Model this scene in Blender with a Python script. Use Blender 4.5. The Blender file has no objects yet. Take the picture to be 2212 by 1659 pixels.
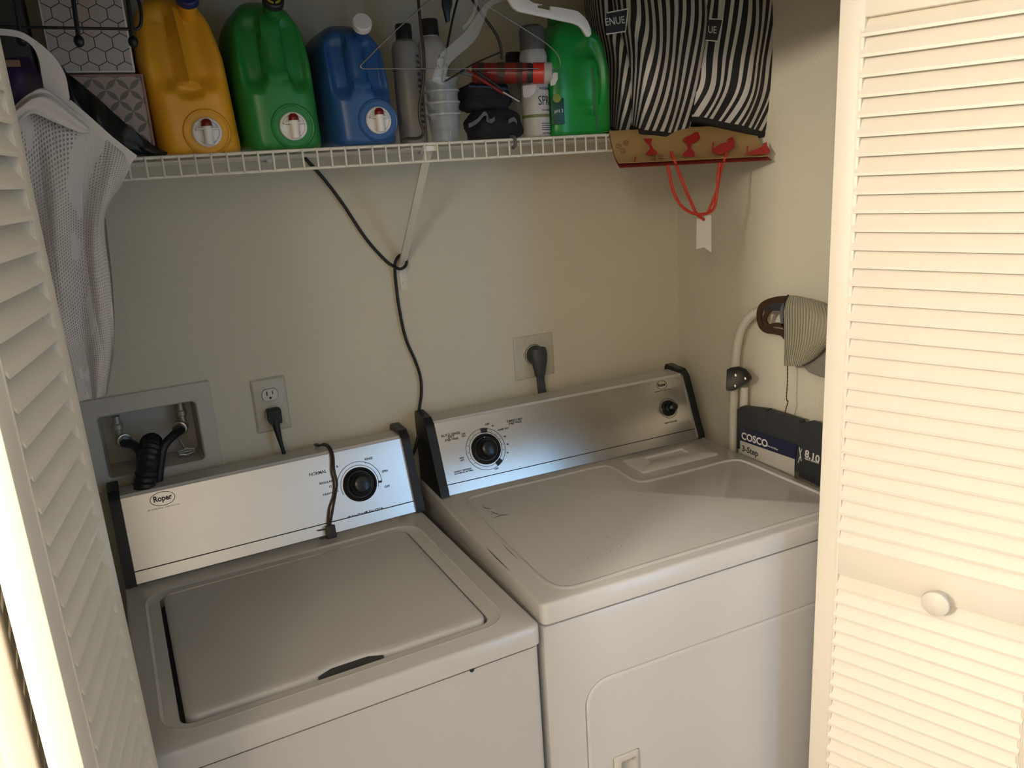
import bpy, bmesh, math, random
from mathutils import Vector, Matrix, Euler
R = math.radians
random.seed(7)
SC = bpy.context.scene
COL = SC.collection

# ------------------------------------------------------------------ camera
CAM = Vector((-0.54857, -1.81084, 1.67607)); YAW, PITCH, ROLL, FPX = 0.45853, -0.26747, -0.06593, 1719.87
IW, IH = 2212, 1659
CF = Vector((math.sin(YAW)*math.cos(PITCH), math.cos(YAW)*math.cos(PITCH), math.sin(PITCH)))
_r = Vector((math.cos(YAW), -math.sin(YAW), 0)); _u = _r.cross(CF)
CR = _r*math.cos(ROLL) + _u*math.sin(ROLL); CU = -_r*math.sin(ROLL) + _u*math.cos(ROLL)
cd = bpy.data.cameras.new('camera'); cam = bpy.data.objects.new('camera', cd); COL.objects.link(cam)
cam.matrix_world = Matrix(((CR.x, CU.x, -CF.x, CAM.x), (CR.y, CU.y, -CF.y, CAM.y), (CR.z, CU.z, -CF.z, CAM.z), (0, 0, 0, 1)))
cd.sensor_width = 36; cd.lens = FPX/IW*36; cd.clip_start = .02
SC.camera = cam

# ------------------------------------------------------------------ light and exposure
wd = bpy.data.worlds.new('world'); SC.world = wd; wd.use_nodes = True
wd.node_tree.nodes['Background'].inputs[0].default_value = (.62, .76, 1, 1)
wd.node_tree.nodes['Background'].inputs[1].default_value = .12
SC.view_settings.view_transform = 'Standard'; SC.view_settings.look = 'None'
SC.view_settings.gamma = 1; SC.view_settings.use_curve_mapping = False
SC.view_settings.exposure = 0.22
LAMP = Vector((-2.08, -1.77, 2.11)); LAMP_W = 130.0
ll = bpy.data.lights.new('ceiling_lamp_light', 'POINT'); ll.energy = LAMP_W; ll.color = (1, .89, .77); ll.shadow_soft_size = .075
lo = bpy.data.objects.new('ceiling_lamp_light', ll); lo.location = LAMP; COL.objects.link(lo)
LAMP2 = Vector((-1.35, -2.55, 2.25))
l2 = bpy.data.lights.new('far_lamp_light', 'POINT'); l2.energy = 20.0; l2.color = (1, .85, .62); l2.shadow_soft_size = .11
lo2 = bpy.data.objects.new('far_lamp_light', l2); lo2.location = LAMP2; COL.objects.link(lo2)
WIN_STR = 3.9

# ------------------------------------------------------------------ pixel to place helpers
def ray(x, y): return CF*FPX + CR*(x-IW/2) - CU*(y-IH/2)
def onY(x, y, Y):
    d = ray(x, y); return CAM + d*((Y-CAM.y)/d.y)
def onX(x, y, X):
    d = ray(x, y); return CAM + d*((X-CAM.x)/d.x)
def onZ(x, y, Z):
    d = ray(x, y); return CAM + d*((Z-CAM.z)/d.z)
def onP(x, y, P, n):
    d = ray(x, y); return CAM + d*((P-CAM).dot(n)/d.dot(n))

# ------------------------------------------------------------------ materials
def mat(name, col, rough=.5, metal=0., var=.06, vscale=6., bump=0., bscale=60., coat=0., trans=0., alpha=1., emit=None, estr=0., spec=.5, sss=0., ior=1.45):
    m = bpy.data.materials.new(name); m.use_nodes = True; nt = m.node_tree; b = nt.nodes['Principled BSDF']
    N = nt.nodes.new; L = nt.links.new
    tc = N('ShaderNodeTexCoord')
    if var > 0:
        nz = N('ShaderNodeTexNoise'); nz.inputs['Scale'].default_value = vscale; nz.inputs['Detail'].default_value = 4
        L(tc.outputs['Object'], nz.inputs['Vector'])
        mx = N('ShaderNodeMix'); mx.data_type = 'RGBA'
        mx.inputs[6].default_value = [c*(1-var) for c in col[:3]]+[1]; mx.inputs[7].default_value = [min(1, c*(1+var)) for c in col[:3]]+[1]
        L(nz.outputs[0], mx.inputs[0]); L(mx.outputs[2], b.inputs['Base Color'])
    else: b.inputs['Base Color'].default_value = list(col[:3])+[1]
    b.inputs['Roughness'].default_value = rough; b.inputs['Metallic'].default_value = metal
    b.inputs['Coat Weight'].default_value = coat; b.inputs['Transmission Weight'].default_value = trans; b.inputs['Alpha'].default_value = alpha
    b.inputs['Specular IOR Level'].default_value = spec; b.inputs['IOR'].default_value = ior
    if sss: b.inputs['Subsurface Weight'].default_value = sss; b.inputs['Subsurface Scale'].default_value = .02
    if emit: b.inputs['Emission Color'].default_value = list(emit)+[1]; b.inputs['Emission Strength'].default_value = estr
    if bump:
        n2 = N('ShaderNodeTexNoise'); n2.inputs['Scale'].default_value = bscale; n2.inputs['Detail'].default_value = 3
        L(tc.outputs['Object'], n2.inputs['Vector'])
        bp = N('ShaderNodeBump'); bp.inputs['Strength'].default_value = bump; bp.inputs['Distance'].default_value = .002
        L(n2.outputs[0], bp.inputs['Height']); L(bp.outputs[0], b.inputs['Normal'])
    return m
M = {}
M['wall'] = mat('wall_paint', (.60, .56, .445), .75, var=.03, bump=.5, bscale=170)
M['roomwall'] = mat('room_wall_paint', (.46, .455, .44), .8, var=.03, bump=.3, bscale=170)
M['ceil'] = mat('ceiling_paint', (.82, .79, .72), .85, bump=.3, bscale=90)
M['carpet'] = mat('carpet', (.33, .28, .22), .95, var=.2, vscale=80, bump=.8, bscale=300)
M['door'] = mat('door_paint', (.80, .745, .63), .42, var=.025, vscale=20, bump=.12, bscale=80)
M['trim'] = mat('trim_paint', (.78, .72, .62), .45, var=.02)
M['enamel'] = mat('white_enamel', (.575, .56, .54), .22, var=.02, bump=.03, bscale=40, coat=.15)
M['gap_shade'] = mat('painted_gap_shade', (.05, .05, .05), .7)  # near-black that puts shade into the lid gap and finger notch
M['black'] = mat('black_plastic', (.012, .012, .014), .38, bump=.1, bscale=200)
M['knobblack'] = mat('glossy_black_knob', (.010, .011, .013), .25)
M['ink'] = mat('printed_ink', (.02, .02, .025), .6, var=0)
M['wire'] = mat('shelf_vinyl', (.66, .63, .54), .4, var=.05, vscale=30)
M['plate'] = mat('outlet_plate', (.50, .465, .375), .4, var=.03)
M['outlet'] = mat('outlet_face', (.60, .57, .50), .4, var=.02)
M['cord'] = mat('black_cord', (.012, .012, .011), .5)
M['bcord'] = mat('brown_cord', (.035, .022, .016), .45)
M['gcord'] = mat('grey_cord', (.045, .046, .048), .5)
M['hosebox'] = mat('box_plastic', (.52, .49, .43), .45, var=.03)
M['brass'] = mat('tarnished_valve', (.42, .40, .33), .45, .5, var=.25, vscale=50)
M['steelring'] = mat('steel_ring', (.55, .54, .5), .3, 1.)
M['yellow'] = mat('yellow_jug_plastic', (.70, .335, .018), .36, var=.04, sss=.08)
M['green'] = mat('green_jug_plastic', (.020, .20, .035), .36, var=.05, sss=.05)
M['green2'] = mat('bright_green_jug_plastic', (.012, .25, .035), .26, var=.05)
M['blue'] = mat('blue_jug_plastic', (.022, .085, .24), .34, var=.05, sss=.05)
M['white'] = mat('white_plastic', (.72, .70, .66), .35, var=.02)
M['tapred'] = mat('dark_red_button', (.16, .008, .006), .35)
M['bluecap'] = mat('blue_cap', (.01, .02, .12), .4)
M['blackcap'] = mat('dark_cap', (.02, .02, .022), .35)
M['greycap'] = mat('grey_smoke_cap', (.10, .10, .10), .25)
M['ladder'] = mat('ladder_tube_enamel', (.60, .56, .47), .3)
M['step'] = mat('ladder_step_plastic', (.026, .028, .030), .6, var=.1)
M['label_navy'] = mat('navy_label', (.012, .016, .045), .45, var=.3, vscale=30)
M['label_grey'] = mat('pale_label', (.42, .40, .34), .45)
M['ptext'] = mat('pale_print', (.62, .60, .55), .5, var=0)
M['brown'] = mat('brown_leather', (.045, .018, .010), .45, bump=.2, bscale=150)
M['kraft'] = mat('kraft_paper', (.38, .245, .10), .7, var=.06, vscale=25, bump=.1)
M['redprint'] = mat('red_print', (.42, .022, .022), .6, var=.1)
M['dkred'] = mat('dark_red_paper', (.20, .020, .012), .6)
M['redcord'] = mat('red_cord', (.50, .035, .016), .6, bump=.4, bscale=600)
M['tag'] = mat('paper_tag', (.66, .63, .56), .7)
M['bagblack'] = mat('black_film', (.010, .011, .012), .42, bump=.7, bscale=40)
M['fabricblack'] = mat('black_fabric', (.010, .010, .012), .85, bump=.6, bscale=90)
M['greystrap'] = mat('grey_webbing', (.10, .10, .105), .7)
M['plaidred'] = mat('red_film', (.17, .012, .010), .3, var=.3, vscale=20)
M['bwire'] = mat('black_wire', (.010, .010, .011), .35)
M['mwire'] = mat('galvanised_wire', (.30, .28, .25), .4, .8)
M['purple'] = mat('purple_fabric', (.035, .014, .075), .5, var=.2)
M['tan'] = mat('tan_label', (.25, .15, .08), .6)
M['rose'] = mat('rose_frame', (.22, .115, .085), .4)
M['greybottle'] = mat('dim_grey_plastic', (.16, .15, .13), .5)
M['lamp'] = mat('lamp_glass', (.9, .85, .75), .4, emit=(1, .86, .68), estr=3.5)
M['winpane'] = mat('daylight_pane', (.5, .6, .7), .3, emit=(.30, .60, 1.0), estr=WIN_STR)
M['brush'] = mat('blue_plastic', (.012, .020, .05), .35)
M['ringred'] = mat('bright_red_ring', (.42, .022, .012), .3)
M['labelgreen'] = mat('label_dark_green', (.004, .055, .03), .4)
M['labelyellow'] = mat('label_yellow_green', (.16, .22, .015), .4)
M['olive'] = mat('olive_stripe', (.14, .16, .05), .5)
M['darkcase'] = mat('dark_brown_grey_case', (.060, .052, .040), .6, var=.15)
M['wood'] = mat('wardrobe_wood', (.35, .22, .12), .5, var=.2)

def clearmat(name, col, alpha, rough=.15):
    m = mat(name, col, rough, var=0, coat=.3)
    nt = m.node_tree; b = nt.nodes['Principled BSDF']; b.inputs['Alpha'].default_value = alpha
    return m
M['clear'] = clearmat('cloudy_clear_plastic', (.42, .46, .48), .26)
M['clearrim'] = clearmat('cup_rim_plastic', (.50, .53, .54), .55)
M['clearhang'] = clearmat('frosted_hanger_plastic', (.55, .55, .52), .24, .3)
M['clearcap'] = clearmat('clear_lid_plastic', (.55, .50, .48), .45, .1)

def steel(name, col):
    m = bpy.data.materials.new(name); m.use_nodes = True; nt = m.node_tree; b = nt.nodes['Principled BSDF']
    N = nt.nodes.new; L = nt.links.new
    b.inputs['Base Color'].default_value = list(col)+[1]; b.inputs['Metallic'].default_value = 1
    b.inputs['Roughness'].default_value = .20; b.inputs['Anisotropic'].default_value = .9
    v = N('ShaderNodeCombineXYZ'); v.inputs[0].default_value = 1
    vt = N('ShaderNodeVectorTransform'); vt.convert_from = 'OBJECT'; vt.convert_to = 'WORLD'; vt.vector_type = 'VECTOR'
    L(v.outputs[0], vt.inputs[0]); L(vt.outputs[0], b.inputs['Tangent'])
    tc = N('ShaderNodeTexCoord'); mp = N('ShaderNodeMapping'); mp.inputs['Scale'].default_value = (8, 1500, 1500)
    nz = N('ShaderNodeTexNoise'); nz.inputs['Scale'].default_value = 1; L(tc.outputs['Object'], mp.inputs[0]); L(mp.outputs[0], nz.inputs['Vector'])
    bp = N('ShaderNodeBump'); bp.inputs['Strength'].default_value = .05; bp.inputs['Distance'].default_value = .0005
    L(nz.outputs[0], bp.inputs['Height']); L(bp.outputs[0], b.inputs['Normal'])
    return m
M['steel'] = steel('brushed_stainless', (.66, .64, .60))

def uvmat(name, build, rough=.6, bump=None):
    m = bpy.data.materials.new(name); m.use_nodes = True; nt = m.node_tree; b = nt.nodes['Principled BSDF']
    b.inputs['Roughness'].default_value = rough
    build(nt, b); return m
def mth(nt, op, a, b=None, c=None):
    n = nt.nodes.new('ShaderNodeMath'); n.operation = op
    for i, x in enumerate((a, b, c)):
        if x is None: continue
        if isinstance(x, (int, float)): n.inputs[i].default_value = x
        else: nt.links.new(x, n.inputs[i])
    return n.outputs[0]
def uvxy(nt):
    uv = nt.nodes.new('ShaderNodeUVMap'); uv.uv_map = 'UVMap'; s = nt.nodes.new('ShaderNodeSeparateXYZ'); nt.links.new(uv.outputs[0], s.inputs[0])
    return uv.outputs[0], s.outputs[0], s.outputs[1]
def mixc(nt, f, c1, c2, b):
    mx = nt.nodes.new('ShaderNodeMix'); mx.data_type = 'RGBA'
    for i, c in ((6, c1), (7, c2)):
        if isinstance(c, tuple): mx.inputs[i].default_value = c
        else: nt.links.new(c, mx.inputs[i])
    nt.links.new(f, mx.inputs[0]); 
    if b is not None: nt.links.new(mx.outputs[2], b)
    return mx.outputs[2]
def stripes(wob, hem, ph=0.):
    def f(nt, b):
        uv, u, v = uvxy(nt)
        nz = nt.nodes.new('ShaderNodeTexNoise'); nz.inputs['Scale'].default_value = .55; nz.inputs['Detail'].default_value = 1; nt.links.new(uv, nz.inputs['Vector'])
        w = mth(nt, 'MULTIPLY', mth(nt, 'SUBTRACT', nz.outputs[0], .5), wob)
        k = mth(nt, 'FRACT', mth(nt, 'ADD', mth(nt, 'ADD', u, w), ph))
        s = mth(nt, 'GREATER_THAN', k, .54)
        h = mth(nt, 'GREATER_THAN', v, hem)
        mixc(nt, mth(nt, 'MULTIPLY', s, h), (.007, .007, .008, 1), (.50, .49, .46, 1), b.inputs['Base Color'])
    return f
M['stripe1'] = uvmat('black_white_stripes', stripes(.35, .045, .1), .8)
M['stripe2'] = uvmat('wavy_black_white_stripes', stripes(1.5, .05, .3), .8)
def meshnet(n, alpha_lo):
    def f(nt, b):
        uv, u, v = uvxy(nt)
        b.inputs['Base Color'].default_value = (.60, .565, .53, 1); b.inputs['Roughness'].default_value = .7
        a = mth(nt, 'FRACT', mth(nt, 'MULTIPLY', mth(nt, 'ADD', u, mth(nt, 'MULTIPLY', v, .12)), n)); c = mth(nt, 'FRACT', mth(nt, 'MULTIPLY', mth(nt, 'SUBTRACT', v, mth(nt, 'MULTIPLY', u, .2)), n*2.2))
        da = mth(nt, 'ABSOLUTE', mth(nt, 'SUBTRACT', a, .5)); dc = mth(nt, 'ABSOLUTE', mth(nt, 'SUBTRACT', c, .5))
        r = mth(nt, 'ADD', mth(nt, 'MULTIPLY', da, da), mth(nt, 'MULTIPLY', dc, dc))
        hole = mth(nt, 'LESS_THAN', r, .085)
        nz = nt.nodes.new('ShaderNodeTexNoise'); nz.inputs['Scale'].default_value = 4.; nt.links.new(uv, nz.inputs['Vector'])
        nt.links.new(mth(nt, 'SUBTRACT', 1., mth(nt, 'MULTIPLY', hole, mth(nt, 'MULTIPLY', mth(nt, 'GREATER_THAN', nz.outputs[0], .40), alpha_lo))), b.inputs['Alpha'])
        bp = nt.nodes.new('ShaderNodeBump'); bp.inputs['Distance'].default_value = .0015; bp.inputs['Strength'].default_value = .6
        nt.links.new(r, bp.inputs['Height']); nt.links.new(bp.outputs[0], b.inputs['Normal'])
    return f
M['net'] = uvmat('white_netting', meshnet(42, .62))
M['netdark'] = uvmat('purple_netting', meshnet(24, .0)); 
def ribbed(nt, b):
    uv, u, v = uvxy(nt)
    k = mth(nt, 'SINE', mth(nt, 'MULTIPLY', u, 118.))
    nz = nt.nodes.new('ShaderNodeTexNoise'); nz.inputs['Scale'].default_value = 30; nt.links.new(uv, nz.inputs['Vector'])
    f = mth(nt, 'MULTIPLY', mth(nt, 'ADD', mth(nt, 'MULTIPLY', k, .5), .5), nz.outputs[0])
    mixc(nt, f, (.27, .245, .165, 1), (.44, .42, .31, 1), b.inputs['Base Color'])
    bp = nt.nodes.new('ShaderNodeBump'); bp.inputs['Distance'].default_value = .001; nt.links.new(k, bp.inputs['Height']); nt.links.new(bp.outputs[0], b.inputs['Normal'])
M['ribbed'] = uvmat('ribbed_fabric', ribbed, .85)
def hexm(nt, b):   # hexagon outlines
    uv, u, v = uvxy(nt)
    def cell(ox, oy):
        X = mth(nt, 'SUBTRACT', mth(nt, 'MULTIPLY', mth(nt, 'FRACT', mth(nt, 'ADD', mth(nt, 'MULTIPLY', u, 4.4), ox)), 1.), .5)
        Y = mth(nt, 'MULTIPLY', mth(nt, 'SUBTRACT', mth(nt, 'FRACT', mth(nt, 'ADD', mth(nt, 'MULTIPLY', v, 2.9), oy)), .5), 1.732)
        ax = mth(nt, 'ABSOLUTE', X); ay = mth(nt, 'ABSOLUTE', Y)
        return mth(nt, 'MAXIMUM', ax, mth(nt, 'ADD', mth(nt, 'MULTIPLY', ax, .5), mth(nt, 'MULTIPLY', ay, .866)))
    d = mth(nt, 'MINIMUM', cell(0., 0.), cell(.5, .5))
    mixc(nt, mth(nt, 'GREATER_THAN', d, .475), (.40, .355, .325, 1), (.02, .018, .016, 1), b.inputs['Base Color'])
M['hex'] = uvmat('hexagon_paper', hexm, .5)
def petal(nt, b):  # overlapping circles
    uv, u, v = uvxy(nt)
    U = mth(nt, 'MULTIPLY', mth(nt, 'ADD', u, v), 3.6); V = mth(nt, 'MULTIPLY', mth(nt, 'SUBTRACT', u, v), 3.6)
    a = mth(nt, 'ABSOLUTE', mth(nt, 'SUBTRACT', mth(nt, 'FRACT', U), .5)); c = mth(nt, 'ABSOLUTE', mth(nt, 'SUBTRACT', mth(nt, 'FRACT', V), .5))
    e1 = mth(nt, 'GREATER_THAN', mth(nt, 'SUBTRACT', a, mth(nt, 'MULTIPLY', mth(nt, 'MULTIPLY', mth(nt, 'SUBTRACT', .5, c), mth(nt, 'SUBTRACT', .5, c)), -1.2)), .49)
    e = mth(nt, 'GREATER_THAN', mth(nt, 'MAXIMUM', mth(nt, 'SUBTRACT', a, mth(nt, 'MULTIPLY', mth(nt, 'MULTIPLY', c, c), -.0)), c), .5)
    s1 = mth(nt, 'MULTIPLY', mth(nt, 'SINE', mth(nt, 'MULTIPLY', mth(nt, 'FRACT', V), 3.14159)), .17)
    s2 = mth(nt, 'MULTIPLY', mth(nt, 'SINE', mth(nt, 'MULTIPLY', mth(nt, 'FRACT', U), 3.14159)), .17)
    p1 = mth(nt, 'LESS_THAN', mth(nt, 'SUBTRACT', .5, a), s1); p2 = mth(nt, 'LESS_THAN', mth(nt, 'SUBTRACT', .5, c), s2)
    mixc(nt, mth(nt, 'MAXIMUM', p1, p2), (.33, .255, .215, 1), (.125, .115, .095, 1), b.inputs['Base Color'])
M['petal'] = uvmat('petal_tile_paper', petal, .6)

# ------------------------------------------------------------------ mesh builder
class MB:
    def __init__(s): s.v = []; s.f = []; s.uv = {}
    def add(s, vs, fs, mtx=None):
        b = len(s.v)
        s.v += [tuple(mtx @ Vector(v)) if mtx is not None else tuple(v) for v in vs]
        s.f += [tuple(i+b for i in f) for f in fs]; return s
    def bm(s, bm, mtx=None):
        bm.verts.index_update(); s.add([v.co[:] for v in bm.verts], [[v.index for v in f.verts] for f in bm.faces], mtx); bm.free(); return s
    def box(s, x0, x1, y0, y1, z0, z1, bev=0., seg=2, mtx=None):
        bm = bmesh.new(); bmesh.ops.create_cube(bm, size=1)
        for v in bm.verts: v.co = Vector(((x0+x1)/2+v.co.x*(x1-x0), (y0+y1)/2+v.co.y*(y1-y0), (z0+z1)/2+v.co.z*(z1-z0)))
        if bev: bmesh.ops.bevel(bm, geom=bm.edges[:], offset=bev, segments=seg, affect='EDGES', profile=.5)
        return s.bm(bm, mtx)
    def loops(s, ls, cap0=False, cap1=False, closed=False, mtx=None):
        n = len(ls[0]); vs = [p for l in ls for p in l]; fs = []
        for k in range(len(ls)-1 + (1 if closed else 0)):
            a = k*n; b = ((k+1) % len(ls))*n
            for i in range(n): j = (i+1) % n; fs.append((a+i, a+j, b+j, b+i))
        if cap0: fs.append(tuple(reversed(range(n))))
        if cap1: fs.append(tuple(range((len(ls)-1)*n, len(ls)*n)))
        return s.add(vs, fs, mtx)
    def lathe(s, prof, mtx, n=24, cap0=True, cap1=True):
        ls = [[(r*math.cos(2*math.pi*i/n), r*math.sin(2*math.pi*i/n), h) for i in range(n)] for r, h in prof]
        return s.loops(ls, cap0, cap1, mtx=mtx)
    def tube(s, pts, r, n=10, closed=False, rfun=None, sub=4, smooth=True):
        pts = [Vector(p) for p in pts]
        if smooth and len(pts) > 2: pts = spline(pts, sub, closed)
        ls = []; up = None; N = len(pts)
        for i, p in enumerate(pts):
            if closed: t = (pts[(i+1) % N]-pts[i-1]).normalized()
            else: t = (pts[min(i+1, N-1)]-pts[max(i-1, 0)]).normalized()
            if up is None:
                up = Vector((0, 0, 1)) if abs(t.z) < .9 else Vector((1, 0, 0))
            up = (up - t*up.dot(t)).normalized(); w = t.cross(up)
            rr = rfun(i/(N-1)) if rfun else r
            ls.append([tuple(p + up*(rr*math.cos(2*math.pi*k/n)) + w*(rr*math.sin(2*math.pi*k/n))) for k in range(n)])
        return s.loops(ls, not closed, not closed, closed)
    def prism(s, out, mtx, d0, d1, bev=0.):
        bm = bmesh.new(); vs = [bm.verts.new((x, y, d0)) for x, y in out]; f = bm.faces.new(vs)
        r = bmesh.ops.extrude_face_region(bm, geom=[f]); 
        for e in r['geom']:
            if isinstance(e, bmesh.types.BMVert): e.co.z = d1
        bmesh.ops.recalc_face_normals(bm, faces=bm.faces[:])
        if bev:
            ed = [e for e in bm.edges if abs(e.verts[0].co.z-e.verts[1].co.z) < 1e-7]
            bmesh.ops.bevel(bm, geom=ed, offset=bev, segments=2, affect='EDGES', profile=.5)
        return s.bm(bm, mtx)
    def text(s, body, size, mtx, align='CENTER', depth=.0003, bold=0., sx=1., font=None):
        cu = bpy.data.curves.new('t', 'FONT'); cu.body = body; cu.size = size; cu.align_x = align; cu.align_y = 'CENTER'
        cu.extrude = depth; cu.offset = bold; cu.resolution_u = 3
        o = bpy.data.objects.new('t', cu); COL.objects.link(o)
        dg = bpy.context.evaluated_depsgraph_get(); me = bpy.data.meshes.new_from_object(o.evaluated_get(dg))
        s.add([(v.co.x*sx, v.co.y, v.co.z) for v in me.vertices], [tuple(p.vertices) for p in me.polygons], mtx)
        bpy.data.objects.remove(o); bpy.data.curves.remove(cu); bpy.data.meshes.remove(me); return s
    def build(s, name, m, parent=None, smooth=38, uv=None):
        me = bpy.data.meshes.new(name)
        vs = s.v
        if parent is not None:
            inv = WM(parent).inverted(); vs = [tuple(inv @ Vector(v)) for v in vs]; loc = None
        else:
            xs = [v[0] for v in vs]; ys = [v[1] for v in vs]; z0 = min(v[2] for v in vs)
            loc = Vector(((min(xs)+max(xs))/2, (min(ys)+max(ys))/2, z0)); vs = [tuple(Vector(v)-loc) for v in vs]
        me.from_pydata(vs, [], s.f); me.materials.append(M[m] if isinstance(m, str) else m)
        if uv:
            l = me.uv_layers.new(name='UVMap')
            for p in me.polygons:
                for li in p.loop_indices: l.data[li].uv = uv[me.loops[li].vertex_index]
        bm = bmesh.new(); bm.from_mesh(me); bmesh.ops.recalc_face_normals(bm, faces=bm.faces[:]); bm.to_mesh(me); bm.free()
        if smooth:
            me.polygons.foreach_set('use_smooth', [True]*len(me.polygons)); me.set_sharp_from_angle(angle=R(smooth))
        o = bpy.data.objects.new(name, me); COL.objects.link(o)
        if parent is not None: o.parent = parent
        else: o.location = loc
        return o
def WM(o):
    m = Matrix.LocRotScale(o.location, o.rotation_euler, o.scale)
    return WM(o.parent) @ m if o.parent else m
def spline(pts, sub, closed=False):
    out = []; N = len(pts)
    rng = range(N) if closed else range(N-1)
    for i in rng:
        g = (lambda k: pts[k % N]) if closed else (lambda k: pts[max(0, min(N-1, k))])
        p0, p1, p2, p3 = g(i-1), g(i), g(i+1), g(i+2)
        for j in range(sub):
            t = j/sub
            out.append(.5*((2*p1)+(p2-p0)*t+(2*p0-5*p1+4*p2-p3)*t*t+(3*p1-p0-3*p2+p3)*t**3))
    if not closed: out.append(pts[-1].copy())
    return out
def rrect(x0, x1, y0, y1, r, n=6):
    out = []
    for cx, cy, a in ((x1-r, y1-r, 0), (x0+r, y1-r, 90), (x0+r, y0+r, 180), (x1-r, y0+r, 270)):
        for i in range(n+1):
            t = R(a+90*i/n); out.append((cx+r*math.cos(t), cy+r*math.sin(t)))
    return out
def rz(x0, x1, y0, y1, r, z, n=6): return [(a, b, z) for a, b in rrect(x0, x1, y0, y1, r, n)]
def ry(x0, x1, z0, z1, r, y, n=6): return [(a, y, b) for a, b in rrect(x0, x1, z0, z1, r, n)]
def frame(o, xd, yd):
    xd = Vector(xd).normalized(); zd = xd.cross(Vector(yd)).normalized(); yd = zd.cross(xd)
    return Matrix(((xd.x, yd.x, zd.x, o[0]), (xd.y, yd.y, zd.y, o[1]), (xd.z, yd.z, zd.z, o[2]), (0, 0, 0, 1)))
def along(o, d):
    d = Vector(d).normalized(); a = Vector((0, 0, 1)) if abs(d.z) < .9 else Vector((1, 0, 0)); return frame(o, a.cross(d), d.cross(a.cross(d)))
def T(x, y, z): return Matrix.Translation((x, y, z))
def tag(o, label=None, cat=None, group=None, kind=None):
    if label: o['label'] = label
    if cat: o['category'] = cat
    if group: o['group'] = group
    if kind: o['kind'] = kind
    return o
def root(name, loc, label, cat, group=None, rot=0., kind=None):
    o = bpy.data.objects.new(name, None); COL.objects.link(o); o.location = loc; o.rotation_euler = (0, 0, rot); o.empty_display_size = .05
    return tag(o, label, cat, group, kind)
def patch(rows, nu, bulge=None, thick=.0, name=None):
    """rows: list of rows of 3-D points (all same length); returns MB grid resampled plus uv list; closed slab if thick."""
    rows = [spline([Vector(p) for p in r], 6) for r in rows]
    cols = list(zip(*rows)); cols = [spline(list(c), 6) for c in cols]
    nv, nu = len(cols[0]), len(cols)
    mb = MB(); uv = []
    def grid(off):
        b = len(mb.v)
        for i in range(nu):
            for j in range(nv):
                u, v = i/(nu-1), 1-j/(nv-1)
                p = cols[i][j]
                q = p + off(u, v, p); mb.v.append(tuple(q)); uv.append((u, v))
        return b
    f0 = grid(lambda u, v, p: (bulge(u, v) if bulge else Vector((0, 0, 0))))
    def idx(b, i, j): return b+i*nv+j
    for i in range(nu-1):
        for j in range(nv-1): mb.f.append((idx(f0, i, j), idx(f0, i+1, j), idx(f0, i+1, j+1), idx(f0, i, j+1)))
    if thick:
        th = Vector(thick) if not isinstance(thick, float) else Vector((0, thick, 0))
        f1 = grid(lambda u, v, p: th)
        for i in range(nu-1):
            for j in range(nv-1): mb.f.append((idx(f1, i, j), idx(f1, i, j+1), idx(f1, i+1, j+1), idx(f1, i+1, j)))
        ring = [(i, 0) for i in range(nu)] + [(nu-1, j) for j in range(1, nv)] + [(i, nv-1) for i in range(nu-2, -1, -1)] + [(0, j) for j in range(nv-2, 0, -1)]
        for k in range(len(ring)):
            a, b = ring[k], ring[(k+1) % len(ring)]
            mb.f.append((idx(f0, *a), idx(f1, *a), idx(f1, *b), idx(f0, *b)))
    return mb, uv
# ================================================================== SETTING
XL, XR = -.80, .897          # closet side walls
CEIL = 2.44
YF = -.86                    # room face of the closet front wall
U0, U1, UZ0, UZ1 = -.6205, -.4278, 1.091, 1.2265    # washer box opening
# back wall with the hole of the washer box
mb = MB()
mb.loops([ry(XL-.1, XR+.1, 0, CEIL, .001, 0), ry(U0-.004, U1+.004, UZ0-.004, UZ1+.004, .006, 0), ry(U0-.004, U1+.004, UZ0-.004, UZ1+.004, .006, .10)])
tag(mb.build('wall_back', 'wall', smooth=0), kind='structure')
tag(MB().box(XR, XR+.1, YF+.11, .0, 0, CEIL).build('wall_right', 'wall', smooth=0), kind='structure')
tag(MB().box(XL-.1, XL, YF+.11, .0, 0, CEIL).build('wall_left', 'wall', smooth=0), kind='structure')
# closet front wall: two nibs, header
JL, JR, HZ = -.735, .885, 1.952
RX0, RX1, RY0 = -3.1, 2.9, -2.85
mb = MB(); mb.box(RX0, JL, YF, YF+.11, 0, CEIL); tag(mb.build('wall_front_left', 'roomwall', smooth=0), kind='structure')
mb = MB(); mb.box(JR, RX1, YF, YF+.11, 0, CEIL); tag(mb.build('wall_front_right', 'roomwall', smooth=0), kind='structure')
mb = MB(); mb.box(JL, JR, YF, YF+.11, HZ, CEIL); tag(mb.build('wall_header', 'roomwall', smooth=0), kind='structure')
tag(MB().box(RX0-.1, RX1+.1, -5.3, .1, -.05, 0).build('floor', 'carpet', smooth=0), kind='structure')
tag(MB().box(RX0-.1, RX1+.1, -5.3, .1, CEIL, CEIL+.05).build('ceiling', 'ceil', smooth=0), kind='structure')
tag(MB().box(RX0-.1, RX0, RY0, YF+.11, 0, CEIL).build('wall_room_left', 'roomwall', smooth=0), kind='structure')
tag(MB().box(RX1, RX1+.1, -5.2, YF+.11, 0, CEIL).build('wall_room_right', 'roomwall', smooth=0), kind='structure')
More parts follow.
